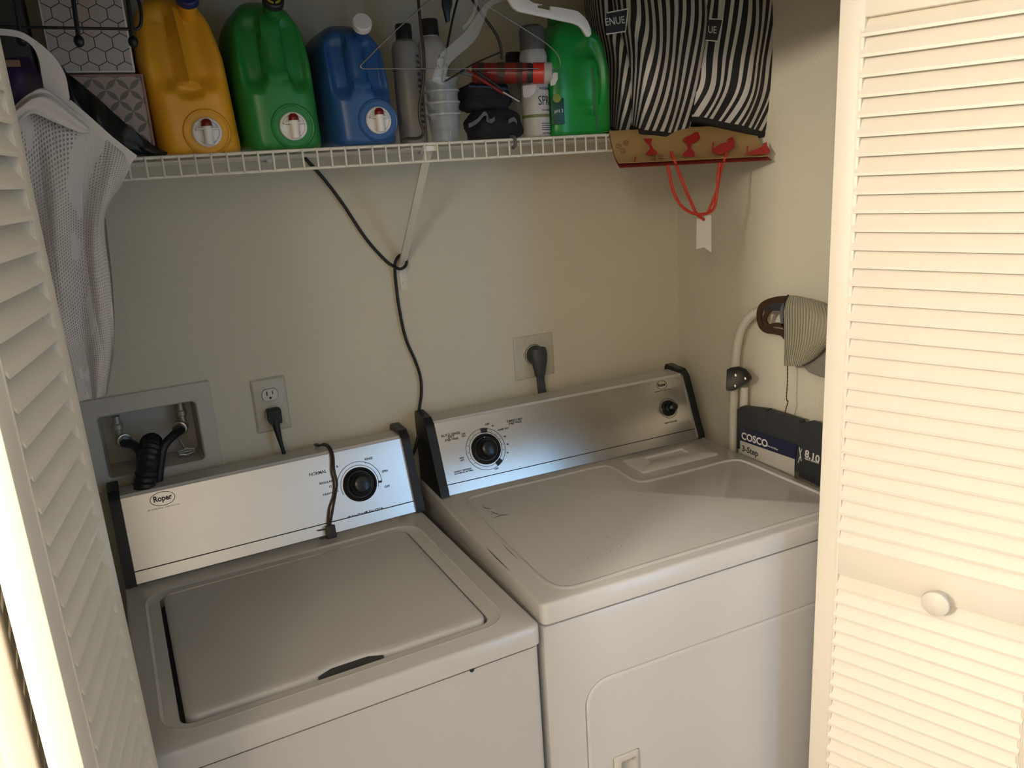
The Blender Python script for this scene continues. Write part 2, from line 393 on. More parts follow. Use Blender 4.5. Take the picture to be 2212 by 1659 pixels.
# rear wall with window, and a darker passage to the right of it
WX0, WX1, WZ0, WZ1 = .86, 1.42, .30, 2.20
RXE = 1.60
mb = MB(); mb.loops([ry(RX0, RXE, 0, CEIL, .001, RY0), ry(WX0, WX1, WZ0, WZ1, .001, RY0), ry(WX0, WX1, WZ0, WZ1, .001, RY0-.1), ry(RX0, RXE, 0, CEIL, .001, RY0-.1)], closed=True)
tag(mb.build('wall_rear', 'roomwall', smooth=0), kind='structure')
tag(MB().box(RXE-.1, RXE, -5.2, RY0-.1, 0, CEIL).build('wall_passage_left', 'roomwall', smooth=0), kind='structure')
tag(MB().box(RXE-.1, RX1+.1, -5.3, -5.2, 0, CEIL).build('wall_passage_rear', 'roomwall', smooth=0), kind='structure')
w = root('window_1', ((WX0+WX1)/2, RY0-.05, WZ0), None, None, kind='structure')
mb = MB(); mb.loops([ry(WX0, WX1, WZ0, WZ1, .002, RY0-.02), ry(WX0+.04, WX1-.04, WZ0+.04, WZ1-.04, .002, RY0-.02), ry(WX0+.04, WX1-.04, WZ0+.04, WZ1-.04, .002, RY0-.06), ry(WX0, WX1, WZ0, WZ1, .002, RY0-.06)], closed=True)
mb.box((WX0+WX1)/2-.015, (WX0+WX1)/2+.015, RY0-.06, RY0-.02, WZ0+.04, WZ1-.04)
mb.build('window_frame', 'trim', w)
MB().box(WX0+.04, WX1-.04, RY0-.055, RY0-.05, WZ0+.04, WZ1-.04).build('pane', 'winpane', w, smooth=0)
# jamb trims
for nm, x0, x1 in (('trim_1', JL-.06, JL), ('trim_2', JR, JR+.06)):
    tag(MB().box(x0, x1, YF-.014, YF, 0, HZ+.06, .004).build(nm, 'trim'), kind='structure')
tag(MB().box(JL, JR, YF-.014, YF, HZ, HZ+.06, .004).build('trim_3', 'trim'), kind='structure')
# ceiling lamp (off frame, lights the scene)
for L_, lab in ((LAMP, 'ceiling lamp on a short stem close to the left closet door'), (LAMP2, 'ceiling lamp on a short stem near the rear room wall')):
    lr = root('ceiling_lamp', (L_.x, L_.y, CEIL), lab, 'lamp')
    MB().lathe([(.0, 0), (.06, 0), (.06, -.02), (.0, -.02)], T(L_.x, L_.y, CEIL), 32, False, False).build('base', 'white', lr)
    MB().tube([(L_.x, L_.y, CEIL-.02), (L_.x, L_.y, L_.z+.15)], .008).build('stem', 'white', lr)

# ------------------------------------------------------------------ louvred bifold doors
def panel(parent, P, ang, w, side, knob=False, t=.028, back=.0005):
    """P: lead edge on the floor, ang: direction of the width, side: +1/-1 which side of the panel (left of direction = +1) is the outside face."""
    d = Vector((math.cos(ang), math.sin(ang), 0)); n = Vector((-d.y, d.x, 0))*side
    m = Matrix(((d.x, n.x, 0, P[0]), (d.y, n.y, 0, P[1]), (0, 0, 1, 0), (0, 0, 0, 1)))   # local: u width, v 0 = outside face, negative = inside
    sw = .042; Z0, Z1 = .02, 1.942; MR0, MR1 = .871, .934
    for u0, u1 in ((0, sw), (w-sw, w)):
        mb = MB(); mb.box(u0, u1, -t, 0, Z0, Z1, .0022, mtx=m)
        gu = u1-.006 if u0 == 0 else u0+.006
        mb.box(gu-.0012, gu+.0012, -.002, .0012, MR1 if False else .15, Z1-.09, .0005, mtx=m)
        mb.build('stile', 'door', parent)
    for z0, z1 in ((Z0, .15), (MR0, MR1), (1.87, Z1)):
        MB().box(sw-.001, w-sw+.001, -t+.001, -.001, z0, z1, .002, mtx=m).build('rail', 'door', parent)
    p = .0302
    for za, zb in ((.15, MR0), (MR1, 1.87)):
        mb = MB(); z = za+.001
        k = int((zb-za)/p)
        p2 = (zb-za)/k
        for i in range(k):
            z = za+i*p2
            if back > .001: pts = [(.0035, z+.0015), (.0035, z+.0065), (-.0150, z+.0420), (-t-back, z+.0450), (-t-back, z+.0405), (-.0185, z+.0375)]
            else: pts = [(.0035, z+.0015), (.0035, z+.0065), (-.0160, z+.0425), (-.0205, z+.0425), (-.0205, z+.040), (-.001, z+.0015)]
            if z+.0435 > zb: 
                pts = [(a, min(b, zb)) for a, b in pts]
            L = [[(sw-.004, a, b) for a, b in pts], [(w-sw+.004, a, b) for a, b in pts]]
            mb.loops(L, True, True, mtx=m)
        mb.build('louvers', 'door', parent, smooth=20)
    if knob:
        c = m @ Vector((.0+knob[0], 0, knob[1]))
        MB().lathe([(.0, -.001), (.012, -.001), (.009, .006), (.008, .012), (.014, .018), (.0215, .022), (.0235, .026), (.0225, .031), (.016, .0355), (.0, .037)], along(c, n), 32, False, False).build('door_knob', 'trim', parent)
RA = R(-69.25); PR = Vector((.5934, -.80, 0))
dr = root('door_1', PR, None, None, kind='structure')
panel(dr, PR, RA, .405, -1, knob=(.222, .884))
apx = PR + Vector((math.cos(RA), math.sin(RA), 0))*.405
d2 = Vector((.870, -.79, 0)) - apx
panel(dr, apx+Vector((.064, 0, 0)), math.atan2(d2.y, d2.x-.05), d2.length*.97, -1)
LA = R(-99.5); PL = Vector((-.6023, -.80, 0))
dl = root('door_2', PL, None, None, kind='structure')
LW = .272
nL = Vector((-math.cos(R(9.5)), math.sin(R(9.5)), 0))
panel(dl, PL, LA, LW, 1, t=.029, back=.0035)
ap2 = PL + Vector((math.cos(LA), math.sin(LA), 0))*LW + nL*.060
q = Vector((-.722, -.80, 0))
panel(dl, ap2, math.atan2((q-ap2).y, (q-ap2).x), .25, 1, t=.022)

# ================================================================== WASHER AND DRYER
def appliance(kind):
    if kind == 'w':
        P = dict(x0=-.6294, W=.6453, z=.9014, yf=-.7177, lip=.0424, cb=-.1453, ct=-.0842, h=.1691, f0=-.6061, f1=-.0003, a=0.0012)
        r = root('washing_machine', (P['x0'], 0, 0), 'white top-loading washing machine with steel console, left of the dryer', 'washing machine', rot=P['a'])
    else:
        P = dict(x0=.0596, W=.7698, z=.9275, yf=-.7067, lip=.0439, cb=-.1603, ct=-.0907, h=.1636, f0=.0867, f1=.8079, a=-.048)
        r = root('clothes_dryer', (P['x0'], 0, 0), 'white front-loading clothes dryer with steel console, right of the washer', 'dryer', rot=P['a'])
    m = WM(r); W, z, yf, lip = P['W'], P['z'], P['yf'], P['lip']
    f0, f1 = P['f0']-P['x0'], P['f1']-P['x0']
    B, C = Vector((0, P['cb'], z)), Vector((0, P['ct'], z+P['h']))
    up = (C-B).normalized(); nrm = Vector((0, -up.z, up.y)); FH = (C-B).length
    def F(x, t, off=0.):    # local face point
        return Vector((x, 0, 0)) + B + up*(FH*t) + nrm*off
    def FM(x, t, off=.0): return m @ frame(F(x, t, off), (1, 0, 0), up)
    def px(u, v):            # pixel to (x, t) on console face
        n = m.to_3x3() @ nrm; o = m @ B; q = m.inverted() @ onP(u, v, o, n); return q.x, (q-B).dot(up)/FH
    # console
    top = C.z
    prof = [(B.y-.002, z+.0005), (C.y-.002, C.z), (C.y+.004, C.z+.005), (-.028, C.z+.005), (-.02, C.z), (-.02, z+.0005)]
    prof = [(a+.004, b) if i in (0, 1) else (a, b) for i, (a, b) in enumerate(prof)]
    MB().loops([[(f0, a, b) for a, b in prof], [(f1, a, b) for a, b in prof]], True, True, mtx=m).build('console_housing', 'wire2', r, smooth=30)
    face = MB(); s = .155
    face.loops([[tuple(F(x, t, o)) for x, t in ((f0, s+.006), (f1, s+.006), (f1, .995), (f0, .995))] for o in (-.001, .0015)], True, True, mtx=m)
    pn = face.build('console_panel', 'steel', r, smooth=0)
    low = MB(); low.loops([[tuple(F(x, t, o)) for x, t in ((f0, .015), (f1, .015), (f1, s-.006), (f0, s-.006))] for o in (-.001, .003)], True, True, mtx=m)
    low.build('console_trim_strip', 'steel', r, smooth=0)
    sm = MB(); sm.loops([[tuple(F(x, t, o)) for x, t in ((f0, s-.008), (f1, s-.008), (f1, s+.008), (f0, s+.008))] for o in (-.001, .0008)], True, True, mtx=m)
    sm.build('console_groove', 'ink', r, smooth=0)
    # end caps
    for sgn, xe in ((-1, f0), (1, f1)):
        mb = MB(); cw = .021
        xa, xb = (xe-cw, xe+.0005) if sgn < 0 else (xe-.0005, xe+cw)
        e = .007
        pr = [F(0, 0, e)+Vector((0, 0, -.001)), F(0, .1, e+.002), F(0, .16, e), F(0, .93, e), F(0, 1.0, e-.001), Vector((0, C.y+.012, C.z+.015)), Vector((0, -.018, C.z+.018)), Vector((0, -.012, C.z+.008)), Vector((0, -.012, z-.0))]
        mb.loops([[(x, q.y, q.z) for q in pr] for x in (xa, xb)], True, True, mtx=m)
        mb.build('console_end_cap', 'black', r, smooth=30)
    # cabinet
    by = -.012
    cab = MB()
    cz1 = z-lip-.003
    if kind == 'w':
        cab.loops([rz(.002, W-.002, yf+.006, by, .014, h) for h in (.03, cz1)], True, True, mtx=m)
        # little screw hole in the front panel
        cab.build('cabinet', 'enamel', r)
        u = m.inverted() @ onY(1021, 1449, yf+.004)
        MB().lathe([(0, -.001), (.0042, -.001), (.0042, .0006), (0, .0006)], m @ frame(Vector((u.x, yf+.006, u.z)), (1, 0, 0), (0, 0, 1)), 14, False, False).build('screw_hole', 'ink', r)
    else:
        q1 = m.inverted() @ onY(1269, 1580, -.71); q2 = m.inverted() @ onY(1500, 1398, -.722)
        dx0, dz1 = q1.x+.001, q2.z
        dx1 = W-.06; dz0 = .12; rr = .052; yy = yf+.006
        cab.loops([rz(.002, W-.002, yy+.02, by, .014, h) for h in (.03, cz1)], True, True, mtx=m)
        cab.loops([ry(.002, W-.002, .03, cz1, .004, yy+.03), ry(.002, W-.002, .03, cz1, .004, yy+.008), ry(.0045, W-.0045, .0325, cz1-.0025, .004, yy+.002), ry(.010, W-.010, .038, cz1-.008, .004, yy),
                   ry(dx0, dx1, dz0, dz1, rr, yy), ry(dx0+.001, dx1-.001, dz0+.001, dz1-.001, rr-.001, yy+.002), ry(dx0+.001, dx1-.001, dz0+.001, dz1-.001, rr-.001, yy+.022)], mtx=m)
        cab.build('cabinet', 'enamel', r)
        g = .0022
        dm = MB(); dm.loops([ry(dx0+g, dx1-g, dz0+g, dz1-g, rr-g, yy+.018), ry(dx0+g, dx1-g, dz0+g, dz1-g, rr-g, yy+.003), ry(dx0+g+.002, dx1-g-.002, dz0+g+.002, dz1-g-.002, rr-g-.002, yy-.0008), ry(dx0+g+.006, dx1-g-.006, dz0+g+.006, dz1-g-.006, rr-g-.004, yy-.0016)], True, False, mtx=m)
        hA = m.inverted() @ onY(1328, 1640, -.714); hB = m.inverted() @ onY(1383, 1618, -.716)
        hx0, hx1, hz1 = hA.x, hB.x, hB.z; hz0 = hz1-.085
        dm.loops([ry(dx0+g+.006, dx1-g-.006, dz0+g+.006, dz1-g-.006, rr-g-.004, yy-.0016), ry(hx0, hx1, hz0, hz1, .004, yy-.0016), ry(hx0, hx1, hz0, hz1, .004, yy+.012)], mtx=m)
        dd = dm.build('door', 'enamel', r)
        hh = MB(); o_ = .0012
        hh.loops([ry(hx0+o_, hx1-o_, hz0+o_, hz1-o_, .003, yy+.01), ry(hx0+o_, hx1-o_, hz0+o_, hz1-o_, .003, yy-.004), ry(hx0+.003, hx1-.003, hz0+.003, hz1-.003, .003, yy-.0055),
                  ry(hx0+.016, hx1-.008, hz0+.012, hz1-.014, .003, yy-.0055), ry(hx0+.020, hx1-.009, hz0+.014, hz1-.016, .003, yy+.008)], True, True, mtx=m)
        hh.build('door_handle', 'hosebox', dd)
    # deck
    dk = MB(); zl = z-lip
    outer = [rz(.004, W-.004, yf+.004, by, .012, zl), rz(0, W, yf, by, .014, zl+.004), rz(0, W, yf, by, .014, z-.006), rz(.002, W-.002, yf+.002, by-.001, .014, z-.002), rz(.006, W-.006, yf+.006, by-.002, .013, z)]
    if kind == 'w':
        x0, x1, y1, y0 = .0600, .5756, -.2240, -.6580
        dk.loops([rz(.004, W-.004, yf+.004, by, .012, zl)] + outer[1:] +
                 [rz(x0-.030, x1+.034, y0-.024, y1+.034, .055, z), rz(x0-.0265, x1+.0305, y0-.0215, y1+.0305, .052, z+.0014), rz(x0-.022, x1+.026, y0-.018, y1+.026, .048, z-.0022),
                  rz(x0-.004, x1+.004, y0-.003, y1+.012, .024, z-.0022), rz(x0-.001, x1+.001, y0-.001, y1+.006, .020, z-.004), rz(x0-.001, x1+.001, y0-.001, y1+.006, .020, z-.025)], mtx=m)
        dko = dk.build('top_deck', 'enamel', r)
        MB().box(x0, x1, y0, y1+.005, z-.03, z-.022, mtx=m).build('lid_gap_shade', 'gap_shade', r)  # dark slab over the hole floor, stands in for shade around the lid
        # lid with a finger notch in its front edge
        n0 = (m.inverted() @ onZ(690, 1482, z)).x; n1 = (m.inverted() @ onZ(846, 1432, z)).x
        def lid(e, h, rr):
            pts = rrect(x0+.0065+e, x1-.0035-e, y0+.004+e, y1+.002-e, rr, 8)
            out = []
            for i, (a, b) in enumerate(pts):
                out.append((a, b, h))
                if i == 9*3-1:      # front edge runs from corner 3 to corner 4: insert the notch
                    for t, dn in ((-.004, 0), (.016, .55), (.030, 1), ):
                        out.append((n0+t, b+.011*dn, h))
                    for t, dn in ((-.030, 1), (-.016, .55), (.004, 0)):
                        out.append((n1+t, b+.011*dn, h))
            return out
        ld = MB(); ld.loops([lid(.0, z-.016, .018), lid(0, z-.002, .018), lid(.0015, z+.002, .017), lid(.006, z+.0042, .014), lid(.018, z+.0046, .008)], True, True, mtx=m)
        ld.build('lid', 'enamel', r, smooth=50)
        fr_ = MB(); yy0 = y0+.0035
        fr_.loops([[(n0+.004, yy0, h), (n0+.028, yy0+.0112, h), (n1-.028, yy0+.0112, h), (n1-.004, yy0, h)] for h in (z-.02, z-.0005)], True, True, mtx=m)
        fr_.build('finger_notch_shade', 'gap_shade', r, smooth=0)  # dark block painted in for the shade under the lid notch
    else:
        dk.loops(outer, False, True, mtx=m)
        # raised bead that outlines the work surface
        pts = [(1013, 1088), (1012, 1078), (1030, 1071), (1100, 1053), (1200, 1030), (1290, 1009), (1318, 1008), (1345, 1022), (1367, 1036), (1388, 1040), (1420, 1034), (1500, 1014), (1560, 998), (1590, 994), (1615, 999), (1680, 1027), (1740, 1052), (1790, 1075), (1802, 1093), (1770, 1107), (1700, 1128), (1600, 1158), (1400, 1218), (1260, 1262), (1225, 1269), (1195, 1265), (1165, 1246), (1120, 1204), (1080, 1165), (1045, 1128), (1020, 1100)]
        W3 = [onZ(a, b, z) for a, b in pts]; W3 = spline(W3, 4, True); N = len(W3)
        nn = []
        for i in range(N):
            t = (W3[(i+1) % N]-W3[i-1]); t.z = 0; t.normalize(); nn.append(Vector((-t.y, t.x, 0)))
        prof2 = [(-.0075, -.0005), (-.0045, .0010), (-.001, .0026), (.002, .0026), (.0045, .0008), (.007, -.0005)]
        vs = [tuple(W3[i] + nn[i]*a + Vector((0, 0, b))) for i in range(N) for a, b in prof2]; k = len(prof2)
        dk.add(vs, [(i*k+j, i*k+j+1, ((i+1) % N)*k+j+1, ((i+1) % N)*k+j) for i in range(N) for j in range(k-1)])
        dko = dk.build('top_deck', 'enamel', r)
        # scuffs on the painted top
        for l_ in (((1067, 1119), (1082, 1113), (1098, 1112)), ((1042, 1093), (1050, 1098), (1062, 1099)), ((1060, 1104), (1070, 1109), (1080, 1111)), ((1052, 1101), (1056, 1106)), ((1068, 1157), (1100, 1190), (1131, 1219)), ((1050, 1182), (1075, 1208), (1100, 1232)), ((1257, 1150), (1266, 1153)), ((1307, 1158), (1318, 1163))):
            P_ = [onZ(a, b, z+.0003) for a, b in l_]; MB().tube(P_, .0005, 6, rfun=lambda t: .0002+.0006*math.sin(math.pi*min(1, max(0, t)))).build('scuff_mark', 'ink', r)
        for u_, v_ in ((1081, 1118), (1268, 1206), (1342, 1180), (1320, 1192), (1062, 1110)):
            q = onZ(u_, v_, z); MB().lathe([(0, -.0002), (.0011, -.0002), (.0009, .0003), (0, .0003)], T(*q), 8, False, False).build('paint_chip', 'ink', r)
        # lint screen cover
        la, lb, lc, ld_ = [m.inverted() @ onZ(a, b, z) for a, b in ((1345, 999), (1496, 958), (1552, 981), (1395, 1024))]
        lx0 = (la.x+ld_.x)/2-.001; lx1 = (lb.x+lc.x)/2; ly1 = (la.y+lb.y)/2; ly0 = (lc.y+ld_.y)/2
        MB().loops([rz(lx0-.0015, lx1+.0015, ly0-.0015, ly1+.0015, .006, z+o) for o in (-.002, .0003)], True, True, mtx=m).build('lint_cover_seam', 'hosebox', r)
        ha = m.inverted() @ onZ(1392, 993, z); hb = m.inverted() @ onZ(1478, 975, z)
        hx0, hx1 = ha.x, hb.x; hy0, hy1 = ly0+.045, ly1-.018
        lc_ = MB(); lc_.loops([rz(lx0, lx1, ly0, ly1, .006, z+.0002), rz(lx0, lx1, ly0, ly1, .006, z+.003), rz(lx0+.003, lx1-.003, ly0+.003, ly1-.003, .005, z+.005),
                               rz(hx0, hx1, hy0, hy1, .004, z+.005), rz(hx0+.003, hx1-.003, hy0+.010, hy1-.002, .003, z+.0008)], True, True, mtx=m)
        lc_.build('lint_screen_cover', 'enamel', r)
    # leveling feet
    for fx in (.05, W-.05):
        for fy in (yf+.06, by-.06):
            MB().lathe([(0, 0), (.018, 0), (.018, .008), (.008, .012), (.008, .035), (0, .035)], m @ T(fx, fy, 0), 16, False, False).build('leveling_foot', 'black', r)
    return P, r, m, F, FM, px, pn, up, nrm, FH
M['wire2'] = mat('console_back_paint', (.50, .48, .44), .35, var=.02)
def ring(mb, mtx, r, w, a0, a1, h=.0004, n=64):
    n = max(6, int(n*abs(a1-a0)/360)); ls = []
    for i in range(n+1):
        t = R(a0+(a1-a0)*i/n); c, s_ = math.cos(t), math.sin(t)
        ls.append([((r-w/2)*c, (r-w/2)*s_, 0), ((r+w/2)*c, (r+w/2)*s_, 0), ((r+w/2)*c, (r+w/2)*s_, h), ((r-w/2)*c, (r-w/2)*s_, h)])
    mb.loops(ls, True, True, mtx=mtx)
def ell(mb, mtx, rx, ry_, w, n=48, h=.0004):
    ls = []
    for i in range(n):
        t = 2*math.pi*i/n; c, s_ = math.cos(t), math.sin(t)
        ls.append([((rx-w)*c, (ry_-w)*s_, 0), (rx*c, ry_*s_, 0), (rx*c, ry_*s_, h), ((rx-w)*c, (ry_-w)*s_, h)])
    mb.loops(ls, closed=True, mtx=mtx)
KN = lambda k: [(0, 0), (k, 0), (k, .003), (k*.93, .006), (k*.84, .008), (k*.80, .006), (k*.72, .006), (k*.70, .012), (k*.66, .020), (k*.60, .022), (k*.52, .021), (k*.50, .026), (k*.47, .032), (k*.36, .034), (0, .0335)]
# --- washer
P, wr, m, F, FM, px, pn, up, nrm, FH = appliance('w')
x, t = px(777, 1046)
kr = .0395
MB().lathe(KN(kr), FM(x, t, .0015), 40, False, False).build('timer_knob', 'knobblack', wr)
mb = MB(); o = .0016
ring(mb, FM(x, t, o), kr+.0045, .0011, -20, 200)
ring(mb, FM(x, t, o), kr+.0125, .0011, -7, 165)
ring(mb, FM(x, t, o), kr+.008, .009, -9, -3)
def tx(s, u, v, size, al='CENTER', bold=.00018): 
    a, b = px(u, v); mb.text(s, size, FM(a, b, o), al, bold=bold)
tx('RINSE', 796, 991, .0075); tx('SPIN', 831, 1018, .0075); tx('OFF', 836, 1051, .0075)
tx('NORMAL', 686, 1022, .0095); tx('REGULAR', 704, 1042, .007); tx('12', 713, 1051, .007); tx('HEAVY 14', 712, 1066, .007); tx('8', 728, 1008, .007)
tx('PULL START', 773, 1113, .0085); tx('PUSH STOP', 808, 1103, .0085)
for u, v in ((739, 1016), (819, 1023), (730, 1061), (789, 1000), (728, 1038)):
    a, b = px(u, v); mb.lathe([(0, 0), (.0011, 0), (.0011, .0004), (0, .0004)], FM(a, b, o), 8, False, False)
mb.build('dial_print', 'ink', pn, smooth=0); mb = MB()
a, b = px(351, 1077); ell(mb, FM(a, b, o), .0245, .0148, .0012); mb.text('Roper', .0165, FM(a, b+.004, o), 'CENTER', bold=.0005, sx=.86)
a, b = px(354, 1096); mb.text('BY WHIRLPOOL CORPORATION', .0042, FM(a, b, o), 'CENTER')
mb.build('brand_logo', 'ink', pn, smooth=0)
# --- dryer
P2, dry, m2, F, FM, px, pn, up2, nrm2, FH2 = appliance('d')
x, t = px(1049, 970); kr = .038
kn = MB().lathe(KN(kr), FM(x, t, .0015), 40, False, False).build('timer_knob', 'knobblack', dry)
x2, t2 = px(1443, 882)
MB().lathe(KN(.0215), FM(x2, t2, .0015), 32, False, False).build('start_knob', 'knobblack', dry)
mb = MB()
for rr in (.0045, .0128): ring(mb, FM(x, t, o), kr+rr, .0011, 0, 360)
for a0, a1 in ((72, 94), (-66, -44)): ring(mb, FM(x, t, o), kr+.008, .0115, a0, a1)
ring(mb, FM(x2, t2, o), .0270, .0011, 0, 360); ring(mb, FM(x2, t2, o), .0238, .0007, 0, 360)
tx('AUTO SENSE', 973, 939, .0085); tx('DRY', 974, 944, .0085); tx('(High Heat)', 975, 949, .0072)
tx('LESS\nDRY', 1001, 940, .0055); tx('VERY\nDRY', 998, 992, .0055); tx('OFF', 1052, 917, .0065); tx('OFF', 1072, 1013, .0065)
tx('TIMED DRY', 1111, 908, .0085); tx('(High Heat)', 1112, 913, .0075); tx('DAMP DRY', 1087, 927, .006)
for s_, u, v in (('80', 1064, 920), ('60', 1090, 943), ('40', 1096, 960), ('20', 1096, 978)): tx(s_, u, v, .0055)
tx('ENERGY PREFERRED\nAUTOMATIC SETTING', 1001, 1018, .0048)
for ang in (58, 40, 22, 4, -14, 120, 140, 160, 180, 200, 218):
    mb.lathe([(0, 0), (.0010, 0), (.0010, .0004), (0, .0004)], FM(x, t, o) @ T((kr+.008)*math.cos(R(ang)), (kr+.008)*math.sin(R(ang)), 0), 8, False, False)
a, b = px(982, 1020); mb.lathe([(0, 0), (.0014, 0), (.0014, .0004), (0, .0004)], FM(a, b, o), 8, False, False)
mb.build('dial_print', 'ink', pn, smooth=0); mb = MB()
a, b = px(1429, 832); ell(mb, FM(a, b, o), .0165, .0120, .0011); mb.text('Roper', .0115, FM(a, b+.003, o), 'CENTER', bold=.0004, sx=.86)
a, b = px(1431, 844); mb.text('BY WHIRLPOOL CORPORATION', .0035, FM(a, b, o), 'CENTER')
mb.build('brand_logo', 'ink', pn, smooth=0); mb = MB()
tx('PUSH TO START', 1449, 912, .0055)
mb.build('start_lettering', 'ink', pn, smooth=0)
mb = MB(); mb.box(-.0012, .0012, kr*.62, kr*.78, .0075, .0090, .0004, mtx=FM(x, t, .0015)); mb.build('pointer_mark', 'ptext', kn, smooth=0)

# ================================================================== WIRE SHELF
SX0, SY, SZ, SL, PIT = -.4591, -.3042, 1.7266, .0323, .0262
sh = root('wire_shelf', (.05, -.15, SZ-SL), 'white vinyl coated wire shelf across the closet above the machines', 'shelf')
mb = MB(); mb.tube([(XL+.002, SY, SZ), (XR-.002, SY, SZ)], .0029, 10).build('front_rail', 'wire', sh)
MB().tube([(XL+.002, SY, SZ-SL), (XR-.002, SY, SZ-SL)], .0029, 10).build('lower_rail', 'wire', sh)
mb = MB()
for y in (-.006, -.10, -.20): mb.tube([(XL+.002, y, SZ-.0045), (XR-.002, y, SZ-.0045)], .0026, 8)
mb.build('deck_rods', 'wire', sh)
mb = MB(); i = -13
while SX0+PIT*i < XR-.004:
    X = SX0+PIT*i
    if X > XL+.004: mb.tube([(X, -.004, SZ-.0002), (X, SY+.004, SZ+.0012), (X, SY-.002, SZ+.0008), (X, SY-.0045, SZ-.004), (X, SY-.0045, SZ-SL-.001)], .0019, 7, smooth=False)
    i += 1
mb.build('cross_wires', 'wire', sh)
ba = Vector((.052, SY+.004, SZ-.006)); bb = Vector((.075, -.004, 1.462))
dv = (ba-bb).normalized(); sd = Vector((1, 0, 0)); fm = frame(bb, dv, sd); Lb = (ba-bb).length
mb = MB(); mb.loops([[(l, -.0085, 0), (l, -.0085, .006), (l, -.0070, .0062), (l, -.0060, .002), (l, .0060, .002), (l, .0070, .0062), (l, .0085, .006), (l, .0085, 0), (l, 0, -.0012)] for l in (0, Lb)], True, True, mtx=fm)
mb.build('support_brace', 'wire', sh)
mb = MB(); mb.box(.0655, .0845, -.0035, 0, 1.405, 1.475, .0012); mb.box(.071, .079, -.0055, -.003, 1.418, 1.426, .001); mb.build('wall_foot', 'wire', sh)
mb = MB(); mb.box(.038, .068, SY+.001, SY+.010, SZ-.014, SZ-.003, .002); mb.build('brace_hook', 'white', sh)
for X in (-.55, -.2, .15, .5, .8):
    MB().box(X-.006, X+.006, -.012, 0, SZ-.012, SZ+.006, .002).build('wall_clip', 'white', sh)

# ================================================================== WALL FITTINGS
# washer outlet box
ub = root('washer_outlet_box', ((U0+U1)/2, 0, UZ0-.04), 'beige recessed washer outlet box with valves, in the wall left of the outlets', 'outlet box')
e = .040
mb = MB(); mb.loops([ry(U0-e, U1+e-.004, UZ0-e, UZ1+e, .004, .001), ry(U0-e, U1+e-.004, UZ0-e, UZ1+e, .004, -.004), ry(U0-e+.002, U1+e-.006, UZ0-e+.002, UZ1+e-.002, .004, -.006), ry(U0-.003, U1+.003, UZ0-.003, UZ1+.003, .008, -.006), ry(U0, U1, UZ0, UZ1, .008, -.003), ry(U0, U1, UZ0, UZ1, .008, .002)])
mb.build('face_frame', 'hosebox', ub)
mb = MB(); mb.loops([ry(U0, U1, UZ0, UZ1, .008, .002), ry(U0+.004, U1-.004, UZ0+.004, UZ1-.004, .008, .085)], False, True); mb.build('recess', 'hosebox', ub)
def gz(u, v, Y): return onY(u, v, Y)
vc = []
for (u, v, ut, vt) in ((268, 953, 250, 900), (390, 925, 388, 870)):
    c = onY(u, v, .035); t_ = Vector((onY(ut, vt, .05).x, .05, UZ1-.004))
    mb = MB(); mb.lathe([(.0, 0), (.010, 0), (.010, .012), (.0075, .014), (.0075, .03), (.011, .032), (.011, .042), (.008, .044), (.008, .060), (.0, .060)], T(t_.x, .05, c.z-.006), 12, False, False)
    mb.tube([(t_.x, .05, c.z+.004), (c.x, .03, c.z)], .008, 10); mb.build('shutoff_valve', 'brass', ub); vc.append(c)
vh = onY(403, 975, .03)
mb = MB(); mb.tube([vh+Vector((.017*math.cos(a*math.pi/6)*(1.12 if a % 2 else .85), -.002-.004*math.sin(a*math.pi/6), .008*math.sin(a*math.pi/6)*(1.12 if a % 2 else .85))) for a in range(12)], .0028, 8, closed=True)
mb.tube([vh-Vector((.016, 0, 0)), vh+Vector((.016, 0, 0))], .002, 8); mb.tube([vh, vh+Vector((-.01, .02, .03))], .003, 8)
mb.build('valve_wheel', 'brass', ub)
def hose(pts, r, label, name, rib=0., mt='black', cat='hose', grp=None):
    P_ = spline([Vector(p) for p in pts], 14)
    mb = MB(); mb.tube(P_, r, 14, smooth=False, rfun=(lambda t: r*(1+rib*math.sin(t*len(P_)*1.55))) if rib else None)
    o = mb.build(name, mt); return tag(o, label, cat, grp)
c0, c1 = vc
hose([c0+Vector((0, -.012, 0)), onY(290, 962, -.012), onY(305, 985, -.030), onY(303, 1040, -.036), onY(300, 1090, -.040)], .0095, 'black rubber hose leaving the left valve of the washer box', 'inlet_hose')
hose([c1+Vector((0, -.012, 0)), onY(372, 943, -.012), onY(352, 968, -.030), onY(345, 1010, -.036), onY(340, 1070, -.040)], .0095, 'black rubber hose leaving the right valve of the washer box', 'inlet_hose')
for c in vc: pass
for nm, c, dd in (('left', c0, onY(290, 962, -.012)), ('right', c1, onY(372, 943, -.012))):
    mb = MB(); mb.lathe([(0, 0), (.0155, 0), (.0165, .003), (.0155, .006), (.013, .007), (.013, .016), (0, .016)], along(c+Vector((0, .004, 0)), (dd-c)+Vector((0, -.02, 0))), 20, False, False)
    tag(mb.build('hose_coupling', 'steelring'), 'steel ring coupling on the %s valve of the washer box' % nm, 'hose coupling', 'hose couplings in the washer box')
hose([onY(330, 1010, .05), onY(325, 965, .03), onY(328, 958, 0), onY(325, 975, -.030), onY(318, 1010, -.052), onY(312, 1050, -.055), onY(308, 1100, -.05)], .0215, 'thick ribbed black drain hose hooked into the washer outlet box', 'drain_hose', rib=.07)
